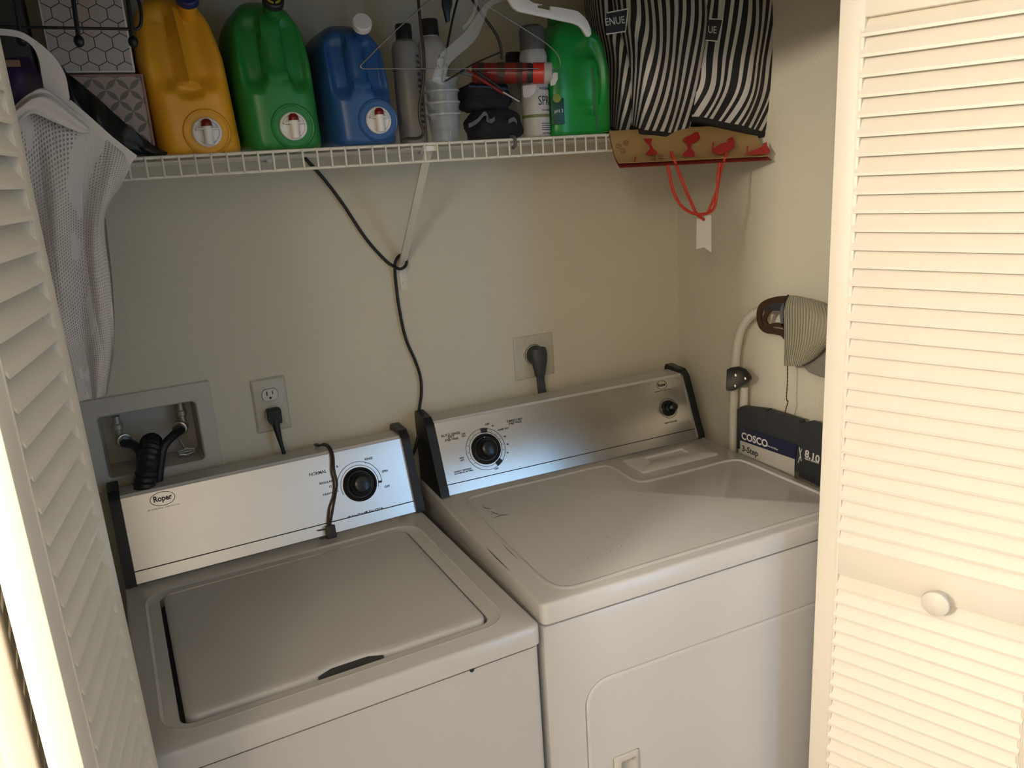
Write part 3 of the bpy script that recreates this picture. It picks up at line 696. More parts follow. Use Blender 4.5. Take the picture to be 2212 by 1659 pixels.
# duplex outlet
px1, pz1, pw, ph = -.308, 1.1243, .0771, .1255
oo = root('duplex_outlet', (px1+pw/2, 0, pz1), 'beige duplex wall outlet with a black plug in its lower socket, above the washer', 'wall outlet')
MB().loops([ry(px1, px1+pw, pz1, pz1+ph, .004, 0), ry(px1, px1+pw, pz1, pz1+ph, .004, -.002), ry(px1+.004, px1+pw-.004, pz1+.004, pz1+ph-.004, .003, -.0055)], False, True).build('cover_plate', 'plate', oo)
cx = px1+pw/2
for zc in (pz1+ph*.69, pz1+ph*.33):
    def oc(r, y, sq): return [(cx+r*math.cos(a_), y, zc+max(-sq, min(sq, r*math.sin(a_)))) for a_ in [2*math.pi*i/32 for i in range(32)]]
    MB().loops([oc(.0185, -.0055, .0145), oc(.0185, -.0058, .0145)], False, True).build('socket_seam', 'ink', oo)
    f_ = MB().loops([oc(.0175, -.0055, .0135), oc(.0175, -.0072, .0135)], False, True).build('socket_face', 'outlet', oo)
    mb = MB(); mb.box(cx-.0075, cx-.0050, -.0076, -.0070, zc-.001, zc+.009); mb.box(cx+.0050, cx+.0070, -.0076, -.0070, zc+.001, zc+.009)
    mb.lathe([(0, 0), (.0028, 0), (.0028, .0006), (0, .0006)], frame((cx, -.0070, zc-.007), (1, 0, 0), (0, 0, 1)), 12, False, False); mb.build('slots', 'ink', f_, smooth=0)
pg = root('washer_power_cord', (cx, -.01, 1.06), 'black power cord plugged into the duplex outlet, running behind the washer', 'power cord')
zc = pz1+ph*.33
MB().loops([ry(cx-.014, cx+.016, zc-.013, zc+.014, .004, -.0073), ry(cx-.015, cx+.017, zc-.015, zc+.015, .004, -.020), ry(cx-.013, cx+.015, zc-.019, zc+.013, .004, -.030)], True, True).build('plug', 'cord', pg)
e0 = Vector((cx+.001, -.021, zc-.010))
MB().tube([e0, onY(598, 925, -.026), onY(606, 955, -.030), onY(614, 982, -.034), onY(618, 1010, -.034)], .006, 12, rfun=lambda t: .0105-.006*min(1, t*1.8)).build('cord', 'cord', pg)
# dryer outlet
px2, pz2, pw2, ph2 = .3557, 1.1298, .1171, .114
od = root('dryer_outlet', (px2+pw2/2, 0, pz2), 'square beige dryer outlet plate on the wall above the dryer', 'wall outlet')
MB().loops([ry(px2, px2+pw2, pz2, pz2+ph2, .003, 0), ry(px2, px2+pw2, pz2, pz2+ph2, .003, -.003), ry(px2+.003, px2+pw2-.003, pz2+.003, pz2+ph2-.003, .003, -.005)], False, True).build('cover_plate', 'plate', od)
cc = Vector((px2+pw2*.49, -.005, pz2+ph2*.55))
MB().lathe([(0, 0), (.0275, 0), (.0275, .0012), (0, .0012)], along(cc+Vector((0, .001, 0)), (0, -1, 0)), 36, False, False).build('socket_seam', 'ink', od)
MB().lathe([(0, 0), (.0262, 0), (.0262, .004), (.022, .004), (.022, .002), (0, .002)], along(cc, (0, -1, 0)), 36, False, False).build('socket_face', 'outlet', od)
for dx, dz in ((-.026, .038), (.024, .040), (-.026, -.036)):
    MB().lathe([(0, 0), (.0022, 0), (.0022, .001), (0, .001)], along(cc+Vector((dx, .0002, dz)), (0, -1, 0)), 10, False, False).build('screw', 'brass', od)
dp = root('dryer_power_cord', (cc.x, -.03, 1.0), 'thick dark grey dryer cord with angled plug, hanging from the square outlet', 'power cord')
pc = cc+Vector((0, -.001, 0))
mb = MB(); mb.lathe([(0, 0), (.0245, 0), (.0255, .006), (.0245, .016), (.022, .020), (0, .020)], along(pc, (0, -1, 0)), 30, False, False)
def sup(cx_, cz_, rx_, rz_, y): return [(cx_+rx_*math.copysign(abs(math.cos(a_))**.75, math.cos(a_)), y, cz_+rz_*math.copysign(abs(math.sin(a_))**.75, math.sin(a_))) for a_ in [2*math.pi*i/32 for i in range(32)]]
def sl(zt, w_, yb_, yf_): return [(pc.x+w_*math.cos(a_), (yb_+yf_)/2+(yf_-yb_)/2*math.sin(a_), zt) for a_ in [2*math.pi*i/24 for i in range(24)]]
mb.loops([sl(pc.z+.0235, .014, -.026, -.034), sl(pc.z+.020, .0215, -.020, -.042), sl(pc.z+.005, .0235, -.018, -.047), sl(pc.z-.018, .0215, -.018, -.047), sl(pc.z-.038, .0165, -.020, -.045), sl(pc.z-.050, .0150, -.022, -.043), sl(pc.z-.054, .0120, -.025, -.040)], True, True)
mb.build('plug', 'gcord', dp)
mb = MB()
for k in (-1, 0, 1): mb.tube([(pc.x+k*.0072, -.033, pc.z-.05), (pc.x+.001+k*.0072, -.034, pc.z-.085), (pc.x+.004+k*.0072, -.034, pc.z-.13), (pc.x+.004+k*.0072, -.034, 1.0)], .0045, 10)
mb.build('flat_cord', 'gcord', dp)
# long black cable from the shelf, looped round the brace
yw = -.010
cab = [onY(640, 320, -.03), onY(662, 345, yw), onY(700, 387, yw), onY(740, 440, yw), onY(790, 515, yw), onY(830, 560, yw), onY(848, 574, -.016), onY(864, 581, -.034), onY(876, 574, -.030), onY(878, 562, -.014), onY(872, 552, -.0065), onY(862, 553, -.010), onY(854, 566, -.022), onY(853, 582, -.014), onY(855, 610, yw), onY(862, 665, yw), onY(876, 730, yw), onY(897, 780, yw), onY(908, 815, yw), onY(910, 850, yw), onY(905, 890, yw), onY(905, 930, -.02), onY(898, 965, -.03), onY(890, 990, -.04), onY(885, 1040, -.05)]
mb = MB(); mb.tube(cab, .0036, 10, sub=6)
tag(mb.build('black_cable', 'cord'), 'long black cable dropping from the shelf, looped once around the brace', 'cable')
# brown cord with loose plug, over the washer console
m = WM(wr)
def fw(u, v, off):
    n_ = m.to_3x3() @ nrm; return onP(u, v, m @ Vector((0, P['cb'], P['z']))+n_*off, n_)
_, _, _, _, FMw, _, _, _, _, _ = (0, 0, 0, 0, None, 0, 0, 0, 0, 0)
lc = root('loose_cord', fw(712, 1165, .01), 'brown two-wire cord with an unplugged plug, draped over the washer console', 'power cord')
zt = P['z']+P['h']
MB().tube([(-.185, -.030, zt+.010), (-.183, -.055, zt+.014), tuple(onZ(700, 959, zt+.014)), tuple(onZ(712, 965, zt+.013)), fw(720, 985, .008), fw(722, 1015, .006), fw(728, 1042, .006), fw(726, 1062, .005), fw(720, 1095, .006), fw(713, 1136, .009)], .0026, 8, sub=6).build('wire', 'bcord', lc)
MB().tube([(-.190, -.030, zt+.010), (-.188, -.055, zt+.014), tuple(onZ(697, 961, zt+.013)), tuple(onZ(709, 967, zt+.012)), fw(716, 988, .007), fw(716, 1018, .005), fw(721, 1040, .004), fw(720, 1070, .004), fw(711, 1100, .005), fw(709, 1136, .009)], .0026, 8, sub=6).build('wire', 'bcord', lc)
pb = fw(713, 1149, .010); fr = frame(pb, fw(726, 1146, .010)-fw(698, 1152, .010), fw(711, 1135, .010)-fw(713, 1166, .010))
MB().box(-.010, .012, -.016, .015, -.009, .009, .0025, mtx=fr).build('plug', 'bcord', lc)
for zz in (-.0095, .008):
    MB().box(-.026, -.009, zz-.0012, zz+.0012, -.003, .003, .0004, mtx=fr).build('prong', 'bcord', lc)

# ================================================================== THINGS ON THE SHELF
TOP = SZ + .0036
def sm(t): t = max(0, min(1, t)); return t*t*(3-2*t)
def jug(name, x0, x1, H, mtl, label, tapx, tapz, cap, caplabel, tilt=0., D=.235, topw=.78, skew=0., grp='press-tap detergent jugs on the shelf', onehandle=False, y0=-.288, cz=None, cx=None, rot=0., hbw=.20, thin=False):
    w = x1-x0; xc = (x0+x1)/2
    r = root(name, (xc, y0+D/2, TOP), label, 'detergent jug', grp)
    base = T(xc, y0+D/2, TOP) @ Matrix.Rotation(rot, 4, 'Z')
    NR, NS = 84, 180; ls = []
    for i in range(NR+1):
        t = i/NR; z = H*t
        wz = 1.0 if t < .55 else 1-(1-topw)*sm((t-.55)/.4)*.75
        ex = 1.0
        if t < .06: ex = .93+.07*math.sqrt(max(0, 1-(1-t/.06)**2))
        if t > .78: ex = max(.34, math.sqrt(max(0, 1-((t-.78)/.235)**2)))
        hw = w/2*wz*ex; hd = D/2*(ex if t > .5 else ex)*(1-.10*sm((t-.4)/.6))
        row = []
        for k in range(NS):
            a = 2*math.pi*k/NS; c, s_ = math.cos(a), math.sin(a); e_ = .42
            x = hw*math.copysign(abs(c)**e_, c); y = hd*math.copysign(abs(s_)**e_, s_)
            if s_ < -.15 and (t > .3 or onehandle):
                q = x/(w/2)
                if onehandle:
                    # long recess with a capsule shaped grip in the middle
                    g = max(0, 1-((q-.26)/.52)**2-((t-.50)/.36)**2); g2 = max(0, 1-(abs(q-.33)/.23)**2.6-(abs(t-.44)/.25)**2.6)
                    y += .010*sm(g*1.8)-.0085*sm(g2*2.2)
                else:
                    hb = hbw+(.13 if not thin else 0)*sm((.56-t)/.2)
                    side_ = abs(q-skew*(t-.4))
                    g = sm((t-.36)/.12)*sm((.95-t)/.16)*sm((side_-hb)/.11)*sm((.93-side_)/(.30 if not thin else .55))
                    y += .022*g
                    if thin: y += .020*max(0, 1-((q-skew*(t-.4))/.30)**2-((t-.385)/.055)**2); y -= .007*sm((hb-side_)/.06)*sm((t-.40)/.06)*sm((.95-t)/.1)
            row.append((x + tilt*z, y, z))
        ls.append(row)
    mb = MB(); mb.loops(ls, True, True, mtx=base)
    body = mb.build('jug_body', mtl, r, smooth=60)
    if tapx is not None and not onehandle:
        f = frame((tapx, y0-.000, tapz), (1, 0, 0), (0, 0, 1)) if not rot else frame(base @ Vector((tapx-xc, -D/2, tapz-TOP)), base.to_3x3() @ Vector((1, 0, 0)), (0, 0, 1))
        MB().lathe([(.0405, -.012), (.0400, -.001), (.0385, .0018), (.0372, .0026), (.0355, .0022), (.0340, .0008), (.0, .0006)], f, 48, False, False).build('tap_boss', mtl, r)
        tp = MB(); tp.lathe([(0, -.004), (.0245, -.004), (.0245, .004), (.0225, .006), (.0205, .0062), (.0195, .0035), (0, .0035)], f, 36, False, False)
        tap = tp.build('tap_flange', 'white', r)
        MB().lathe([(0, -.021), (.0078, -.021), (.0078, -.0195), (.0082, .009), (.0082, .010), (0, .010)], f @ Matrix.Translation((0, 0, .010)) @ Matrix.Rotation(R(-90), 4, 'X'), 20, False, False).build('spout', 'white', tap)
        MB().box(-.019, .019, .004, .0062, .004, .016, .0008, mtx=f).build('lever', 'white', tap)
        MB().lathe([(.0088, 0), (.0088, .004), (.0078, .0085), (.005, .0115), (0, .0125)], f @ Matrix.Translation((0, .0095, .010)) @ Matrix.Rotation(R(-90), 4, 'X'), 20, True, False).build('push_button', 'tapred', tap)
    if cap:
        c = Vector(cap['at']); f = along(c, cap['dir'])
        k = cap['r']
        pr = [(0, 0), (k, 0), (k, cap['h']-.002), (k-.002, cap['h']), (0, cap['h'])]
        cp = MB().lathe(pr, f, 40, False, False).build('cap', cap['m'], r)
        MB().lathe([(0, -.05), (k*.8, -.05), (k*.8, .002), (0, .002)], f, 28, False, False).build('neck', mtl, r)
        if cap.get('rings'):
            mb = MB()
            for q0, q1 in ((.62, .42),):
                ring(mb, f @ T(0, 0, cap['h']), k*.62, .0022, 205, 262); ring(mb, f @ T(0, 0, cap['h']), k*.50, .0018, 210, 258)
                ring(mb, f @ T(0, 0, cap['h']), k*.62, .0022, 278, 335); ring(mb, f @ T(0, 0, cap['h']), k*.50, .0018, 282, 330)
            mb.build('cap_print', 'capyellow', cp, smooth=0)
    return r
M['capyellow'] = mat('cap_yellow_print', (.55, .42, .04), .5, var=0)
cpos = lambda u, v, y: onY(u, v, y)
jug('detergent_jug', -.432, -.290, .268, 'yellow', 'yellow detergent jug with white push tap, leftmost jug on the wire shelf', -.352, 1.7645,
    dict(at=cpos(405, -8, -.292)+Vector((0, .012, -.004)), dir=(-.05, -.9, .55), r=.0185, h=.012, m='bluecap'), '', tilt=-.06, skew=.0, topw=.72, hbw=.07, thin=True)
jug('detergent_jug', -.284, -.143, .259, 'green', 'dark green detergent jug with white push tap, between the yellow and blue jugs', -.203, 1.769,
    dict(at=cpos(592, -2, -.292)+Vector((0, .012, -.004)), dir=(-.05, -.9, .55), r=.0185, h=.012, m='blackcap', rings=1), '', tilt=-.03, topw=.80)
jug('detergent_jug', -.124, .004, .222, 'blue', 'blue detergent jug with flat white cap and white push tap', -.042, 1.774,
    dict(at=cpos(785, 45, -.292)+Vector((0, .014, -.006)), dir=(-.12, -.9, .42), r=.0180, h=.014, m='white'), '', tilt=-.05, topw=.86)
g2 = jug('detergent_jug', .341, .500, .236, 'green2', 'bright green glossy jug with molded side grip, beside the striped pouches', None, 0,
    dict(at=(.405, -.215, TOP+.222), dir=(0, 0, 1), r=.022, h=.03, m='green'), '', topw=.66, grp='', onehandle=True, D=.12, y0=-.285)
g2.pop('group') if 'group' in g2.keys() else None
mb = MB(); sp_ = [cpos(1279, 145, -.2835), cpos(1281, 175, -.2845), cpos(1283, 205, -.2845), cpos(1284, 232, -.2845), cpos(1289, 258, -.2850), cpos(1288, 280, -.2845)]
mb.tube(sp_, .0016, 6); mb.build('grip_seam', 'greycap', g2)
mb = MB(); c = cpos(1197, 245, -.284); f = frame(c+Vector((.006, -.0015, 0)), (1, -.25, 0), (0, 0, 1))
mb.box(-.012, .016, -.022, .030, -.001, .0006, .0004, mtx=f); lb = mb.build('label', 'labelgreen', g2)
MB().lathe([(0, 0), (.009, 0), (.009, .0006), (0, .0006)], f @ T(.001, .030, .0008), 20, False, False).build('lemon_print', 'labelyellow', lb)
mb = MB(); mb.text('pH 3', .010, f @ T(.004, .004, .0012), 'CENTER'); mb.build('label_print', 'ptext', lb, smooth=0)

def bottle(name, mtl, label, cat, base, prof, capprof, capm, n=32, grp=None):
    r = root(name, base, label, cat, grp)
    b = MB().lathe(prof, T(*base), n, True, False).build('bottle_body', mtl, r)
    c = MB().lathe(capprof, T(*base), n, False, False).build('cap', capm, r)
    return r, b, c
M['offwhite'] = mat('off_white_bottle', (.42, .41, .385), .4, var=.03)
M['greyw'] = mat('greyish_bottle', (.24, .235, .225), .4, var=.04)
def cwrap(mb, body, size, base, rad, ang, z, sx=1., bold=0., vertical=False):
    """print wrapped on a cylinder"""
    t = MB(); t.text(body, size, Matrix.Identity(4), 'CENTER', depth=.0002, sx=sx, bold=bold)
    vs = []
    for x, y, h in t.v:
        if vertical: x, y = -y, x
        a = ang + x/rad; R_ = rad+.0003+h
        vs.append((base[0]+R_*math.sin(a), base[1]-R_*math.cos(a), base[2]+z+y))
    mb.add(vs, t.f)
def place(u, v, y): q = cpos(u, v, y); return (q.x, q.y, TOP)
bA = place(892, 290, -.175)
ra, ba_, _ = bottle('spray_bottle', 'greyw', 'dim grey bottle with ribbed black cap, standing just right of the blue jug', 'bottle', bA,
    [(.026, 0), (.028, .004), (.028, .185), (.024, .198), (.015, .204), (.015, .208)], [(0, .204), (.0165, .204), (.0165, .231), (.0150, .233), (0, .233)], 'blackcap')
mb = MB()
for i in range(13): cwrap(mb, 'IIIIIIII'[:5+i % 3], .0085, bA, .028, .62, .17-i*.0115)
mb.build('fine_print', 'ink', ba_, smooth=0)
bB = place(947, 290, -.165)
rb, bb_, _ = bottle('body_wash_bottle', 'offwhite', 'off-white rounded bottle with black cap, behind the stacked clear cups', 'bottle', bB,
    [(.031, 0), (.034, .004), (.034, .175), (.031, .192), (.022, .206), (.0165, .211), (.0165, .215)], [(0, .213), (.0185, .213), (.0180, .243), (.0165, .245), (0, .245)], 'blackcap')
mb = MB(); cwrap(mb, 'Aveda', .010, bB, .034, .35, .168, bold=.0003); cwrap(mb, 'b a hol', .018, bB, .034, .50, .150); cwrap(mb, 'GEL  n', .009, bB, .034, .38, .132); mb.build('label_print', 'ink', bb_, smooth=0)
# stacked clear cups
def cup(parent=None):
    r = root('measuring_cup', (0, 0, 0), '', 'cup')
    N = 44
    mb = MB(); mb.lathe([(0, .0), (.0270, .0), (.0285, .0015), (.0325, .0495), (.0345, .0500), (.0345, .0532), (.0320, .0532), (.0315, .050), (.0275, .003), (0, .0025)], Matrix.Identity(4), N, False, False)
    b = mb.build('cup_body', 'clear', r)
    MB().lathe([(.0335, .0494), (.0352, .0500), (.0352, .0536), (.0318, .0536)], Matrix.Identity(4), N, False, False).build('rim', 'clearrim', r)
    mb = MB(); mb.loops([[(.0325, -.009, .0535), (.044, 0, .0545), (.0325, .009, .0535)], [(.0318, -.007, .040), (.0325, 0, .038), (.0318, .007, .040)]], False, False, mtx=Matrix.Rotation(R(205), 4, 'Z')); mb.build('pour_lip', 'clear', r)
    return r, [c for c in r.children]
cb_ = place(962, 292, -.262)
c0_, kids = cup()
for i in range(4):
    if i == 0: o_ = c0_
    else:
        o_ = c0_.copy(); COL.objects.link(o_)
        for k_ in kids:
            kk = k_.copy(); kk.parent = o_; COL.objects.link(kk)
    o_.location = (cb_[0], cb_[1], TOP+.0218*i)
    o_['label'] = 'cloudy clear measuring cup, %s of the stack of four' % ('lowest', 'second from the bottom', 'second from the top', 'topmost')[i]
    o_['category'] = 'cup'; o_['group'] = 'stacked clear measuring cups'
# hair spray can
bC = place(1160, 288, -.268)
rc, bc_, _ = bottle('hair_spray_can', 'offwhite', 'white aerosol spray can with dark grey cap, left of the bright green jug', 'spray can', bC,
    [(.026, 0), (.0285, .002), (.0275, .004), (.0285, .006), (.0285, .158), (.0270, .166), (.0235, .172)], [(0, .171), (.0262, .171), (.0262, .205), (.0245, .214), (.018, .219), (0, .220)], 'greycap')
mb = MB(); cwrap(mb, 'WEIGHTLESS', .0075, bC, .0285, .55, .094); cwrap(mb, 'SPRAY', .026, bC, .0285, .62, .070, sx=.72); cwrap(mb, 'FOR LASTING HOLD', .0038, bC, .0285, .55, .052)
for i in range(4): cwrap(mb, 'directions text', .0035, bC, .0285, .25, .026-.0042*i); cwrap(mb, 'caution text', .0035, bC, .0285, .95, .026-.0042*i)
cwrap(mb, 'NET WT 7.0 OZ', .0045, bC, .0285, .5, .006); mb.build('label_print', 'ink', bc_, smooth=0)
MB().loops([[(bC[0]+.02875*math.cos(a_), bC[1]+.02875*math.sin(a_), TOP+z_) for a_ in [2*math.pi*i/40 for i in range(40)]] for z_ in (.0385, .0445)]).build('olive_band', 'olive', bc_)
bD = place(1118, 280, -.12)
bottle('small_bottle', 'offwhite', 'small white bottle with black cap, half hidden behind the aerosol can', 'bottle', bD,
    [(.020, 0), (.022, .003), (.022, .150), (.018, .160)], [(0, .159), (.019, .159), (.019, .180), (.016, .188), (0, .189)], 'blackcap')
# black pouches pile
def blob(center, dims, seed, mtl, name, label, cat, amp=.22, parent=None, nn=36, flat=True):
    rnd = random.Random(seed); ph = [(rnd.uniform(1, 4), rnd.uniform(1, 4), rnd.uniform(0, 6)) for _ in range(6)]
    ls = []
    for i in range(1, nn//2):
        v = math.pi*i/(nn//2); row = []
        for k in range(nn):
            u = 2*math.pi*k/nn
            d = Vector((math.sin(v)*math.cos(u), math.sin(v)*math.sin(u), math.cos(v)))
            q = sum(math.sin(a*2*d.x+b*2*d.z+c+d.y*a) for a, b, c in ph)/6
            g = 1+amp*q
            p_ = Vector([math.copysign(abs(d[j])**.75, d[j])*dims[j]*g for j in range(3)])
            if flat and p_.z < -dims[2]*.75: p_.z = -dims[2]*.75
            row.append(tuple(Vector(center)+p_))
        ls.append(row)
    o = MB().loops(ls, True, True).build(name, mtl, parent, smooth=60)
    if label: tag(o, label, cat)
    return o
pc1 = place(1080, 285, -.255)
bp = root('black_pouch', pc1, 'crumpled black fabric pouch with grey strap, left of the aerosol can', 'pouch')
blob((pc1[0], pc1[1]+.03, TOP+.027), (.060, .05, .036), 3, 'fabricblack', 'pouch_body', None, None, parent=bp)
mb = MB(); q0 = cpos(1130, 285, -.30)
for P_ in ([(1012, 272), (1030, 262), (1045, 246), (1052, 250), (1056, 262)], [(1050, 258), (1060, 262), (1068, 256)], [(1098, 262), (1110, 258), (1116, 266)]):
    pts = [cpos(a, b, -.288) for a, b in P_]
    ls = [[tuple(p+Vector((0, 0, .004))), tuple(p+Vector((0, -.002, .004))), tuple(p+Vector((0, -.002, -.004))), tuple(p+Vector((0, 0, -.004)))] for p in spline(pts, 5)]
    MB().loops(ls, True, True).build('strap', 'greystrap', bp)
pc2 = (pc1[0]-.008, pc1[1]+.045, TOP+.085)
tag(blob(pc2, (.056, .045, .034), 8, 'fabricblack', 'black_case', None, None), 'soft black case lying on top of the crumpled pouch', 'case')
mb = MB(); p0 = cpos(1104, 300, -.296)
mb.tube([p0+Vector((0, 0, .004)), p0+Vector((.001, -.014, .001)), p0+Vector((.001, -.014, -.014)), p0+Vector((-.001, -.006, -.018))], .0035, 8)
mb.build('strap_end', 'greystrap', bp)
# red and black rolled tube with clear lid
ta, tb = cpos(1020, 158, -.265), cpos(1180, 158, -.335)
ax = (tb-ta).normalized(); Lt = (tb-ta).length; tf = along(ta, ax)
rt = root('red_tube', ta, 'red and black patterned tube with clear lid, lying on the black case', 'tube')
MB().lathe([(0, 0), (.0170, 0), (.0197, .004), (.0200, Lt*.74), (0, Lt*.74)], tf, 28, False, False).build('tube_body', 'plaidred', rt)
mb = MB()
for a0, a1 in ((.08, .16), (.34, .44), (.60, .68)): mb.lathe([(.0201, Lt*a0), (.0204, Lt*a0+.001), (.0204, Lt*a1-.001), (.0201, Lt*a1)], tf, 28, False, False)
mb.build('dark_bands', 'brown', rt)
MB().lathe([(.0182, Lt*.72), (.0195, Lt*.74), (.0195, Lt*.80), (.0185, Lt*.80), (.0185, Lt*.84), (.0196, Lt*.84), (.0196, Lt*.90), (0, Lt*.90)], tf, 28, False, False).build('collar', 'black', rt)
MB().lathe([(.0197, Lt*.82), (.0202, Lt*.83), (.0202, Lt*.97), (.0180, Lt*.97), (.016, Lt*.92)], tf, 28, False, False).build('red_ring', 'ringred', rt)
MB().lathe([(.020, Lt*.97), (.0212, Lt*.98), (.0205, Lt*1.07), (.017, Lt*1.085), (0, Lt*1.085)], tf, 28, False, False).build('clear_lid', 'clearcap', rt)
mb = MB(); pp = cpos(1188, 172, -.350)
mb.prism([(.0, -.012), (.010, -.010), (.016, .0), (.017, .012), (.008, .013), (.002, .004)], frame(pp, (1, -.2, 0), (0, 0, 1)), 0, .0015, .0003); mb.build('peel_tab', 'offwhite', rt)
mb = MB(); pp = cpos(1142, 196, -.326)
mb.prism([(-.012, .010), (.018, .012), (.012, -.006), (-.004, -.014), (-.012, -.012)], frame(pp, (1, -.2, 0), (0, 0, 1)), 0, .0015, .0003); mb.build('plastic_flap', 'clearcap', rt)
# toothbrushes / comb
for nm, lab, cat, mt, pts, rr in (('toothbrush', 'red-handled toothbrush lying across the black case', 'toothbrush', 'plaidred', [(1008, 152), (1030, 166), (1062, 186), (1090, 203)], .0030),
                             ('toothbrush', 'dark blue toothbrush beneath the red-handled one', 'toothbrush', 'brush', [(1012, 186), (1040, 187), (1080, 190), (1098, 193)], .0026),
                             ('pen', 'black and silver pen pointing down right, next to the red-handled toothbrush', 'pen', 'black', [(1022, 150), (1060, 175), (1095, 202), (1122, 218)], .0030)):
    mb = MB(); mb.tube([cpos(a, b, -.318) for a, b in pts], rr, 8); r_ = root(nm, cpos(*pts[0], -.318), lab, cat); mb.build('handle', mt, r_)
    if nm == 'toothbrush' and mt == 'plaidred':
        mb = MB(); h = cpos(1008, 158, -.318)
        mb.box(-.012, .012, -.004, .004, -.004, .002, .001, mtx=frame(h, (1, 0, -.25), (0, 0, 1))); mb.build('bristles', 'greystrap', r_)
    if nm == 'pen':
        MB().tube([cpos(1086, 198, -.3212), cpos(1106, 210, -.3212), cpos(1122, 219, -.3212)], .0022, 8).build('barrel_tip', 'steelring', r_)
# brown cord hanging in front of the shelf things
mb = MB(); mb.tube([cpos(a, b, -.318) for a, b in ((903, -60), (904, 0), (909, 60), (915, 110), (916, 160), (911, 200), (906, 230), (907, 258), (914, 280), (913, 292), (902, 299), (880, 300), (866, 303))], .0030, 8, sub=6)
tag(mb.build('brown_cord', 'bcord'), 'dark brown cord hanging down over the bottles and curling onto the shelf edge', 'cord')
# ---- hanging rod and hangers
RY, RZ = -.345, 2.16
tag(MB().tube([(XL+.001, RY, RZ), (XR-.001, RY, RZ)], .013, 20).build('hanging_rod', 'wire'), 'white closet rod above the frame that carries the hangers', 'rod')
def hook(mb, top, r, y, dx=0.):
    """from a pixel-derived neck point up to and over the rod"""
    n_ = Vector(top); X = n_.x+dx
    pts = [n_, Vector((X, y, (n_.z+RZ)/2-.01)), Vector((X+.016, RY, RZ-.008))] + [Vector((X+.016*math.cos(a), RY, RZ+.001+.016*math.sin(a))) for a in (0, .6, 1.2, 1.8, 2.4, 3.0, 3.4)]
    mb.tube(pts, r, 8)
def H(u, v, y=-.345): return cpos(u, v, y)
apex = H(978, -46)
mb = MB(); mb.tube([apex, H(930, -2), H(848, 72), H(790, 130), H(779, 142), H(784, 148), H(800, 148.5), H(860, 148), H(1000, 148.5), H(1150, 148), H(1196, 150), H(1207, 146), H(1210, 136), H(1204, 118), H(1180, 94), H(1125, 58), H(1060, 17), H(1010, -20), apex], .0011, 8, smooth=True, sub=3)
hook(mb, apex, .0011, -.345)
tag(mb.build('wire_hanger', 'mwire'), 'thin silver wire hanger with its long bottom bar in front of the bottles', 'clothes hanger')
mb = MB(); y_ = -.33; a2 = H(1003, -40, y_)
mb.tube([a2, H(988, 0, y_), H(974, 60, y_), H(959, 140, y_), H(955, 172, y_)], .0022, 8, smooth=True, sub=3)
mb.tube([H(955, 172, y_), H(957, 177, y_), H(980, 165, y_), H(1020, 140, y_), H(1060, 122, y_), H(1084, 112, y_)], .0016, 8)
mb.tube([a2, H(1020, -2, y_), H(1045, 36, y_), H(1066, 65, y_), H(1078, 88, y_), H(1083, 112, y_), H(1084, 128, y_)], .0028, 8)
hook(mb, a2, .0022, y_)
tag(mb.build('black_hanger', 'bwire'), 'black coated hanger with its pointed corner hanging over the clear cups', 'clothes hanger')
# clip on it
mb = MB(); y_ = -.352
mb.prism([(-.007, .030), (.012, .034), (.010, .012), (.004, -.004), (.003, -.016), (-.003, -.018), (-.006, -.004), (-.009, .012)], frame(H(966, 26, y_), (1, 0, 0), (0, 0, 1)), -.004, .004, .001)
mb.tube([H(966, 8, y_)+Vector((0, 0, .01)), H(972, -60, -.345), Vector((H(972, -60).x, RY, RZ-.016))], .0015, 6)
tag(mb.build('black_clip', 'black'), 'small black plastic clip dangling beside the black hanger', 'clip')
# clear hanger
def strip_arm(pts, w_, y, th, mtl, name, parent):
    P_ = spline([H(a, b, y) for a, b in pts], 6); ls = []
    for i, p_ in enumerate(P_):
        t_ = (P_[min(i+1, len(P_)-1)]-P_[max(i-1, 0)]).normalized(); n_ = Vector((-t_.z, 0, t_.x)); k = w_(i/(len(P_)-1))
        ls.append([tuple(p_+n_*k+Vector((0, -th/2, 0))), tuple(p_+n_*k+Vector((0, th/2, 0))), tuple(p_-n_*k+Vector((0, th/2, 0))), tuple(p_-n_*k+Vector((0, -th/2, 0)))])
    return MB().loops(ls, True, True).build(name, mtl, parent)
ch = root('clear_hanger', H(1050, -30, -.365), 'frosted clear plastic hanger sloping down left behind the black hanger', 'clothes hanger')
strip_arm([(1110, -12), (1080, -2), (1052, 14), (1036, 42), (1015, 78), (985, 105), (960, 130), (950, 160), (946, 180)], lambda t: .0045+.007*sm((t-.2)/.3), -.365, .004, 'clearhang', 'shoulder_arm', ch)
strip_arm([(1030, -10), (1026, 20), (1015, 45), (1000, 62)], lambda t: .003, -.366, .003, 'clearhang', 'inner_rib', ch)
mb = MB(); nk = H(1085, -4, -.365); mb.tube([nk, nk+Vector((0, 0, .03)), Vector((nk.x, -.36, RZ-.03)), Vector((nk.x+.018, RY, RZ-.01))] + [Vector((nk.x+.002+.016*math.cos(a), RY, RZ+.001+.016*math.sin(a))) for a in (0, .6, 1.2, 1.8, 2.4, 3.0, 3.4)], .002, 8); mb.build('hook', 'clearhang', ch)
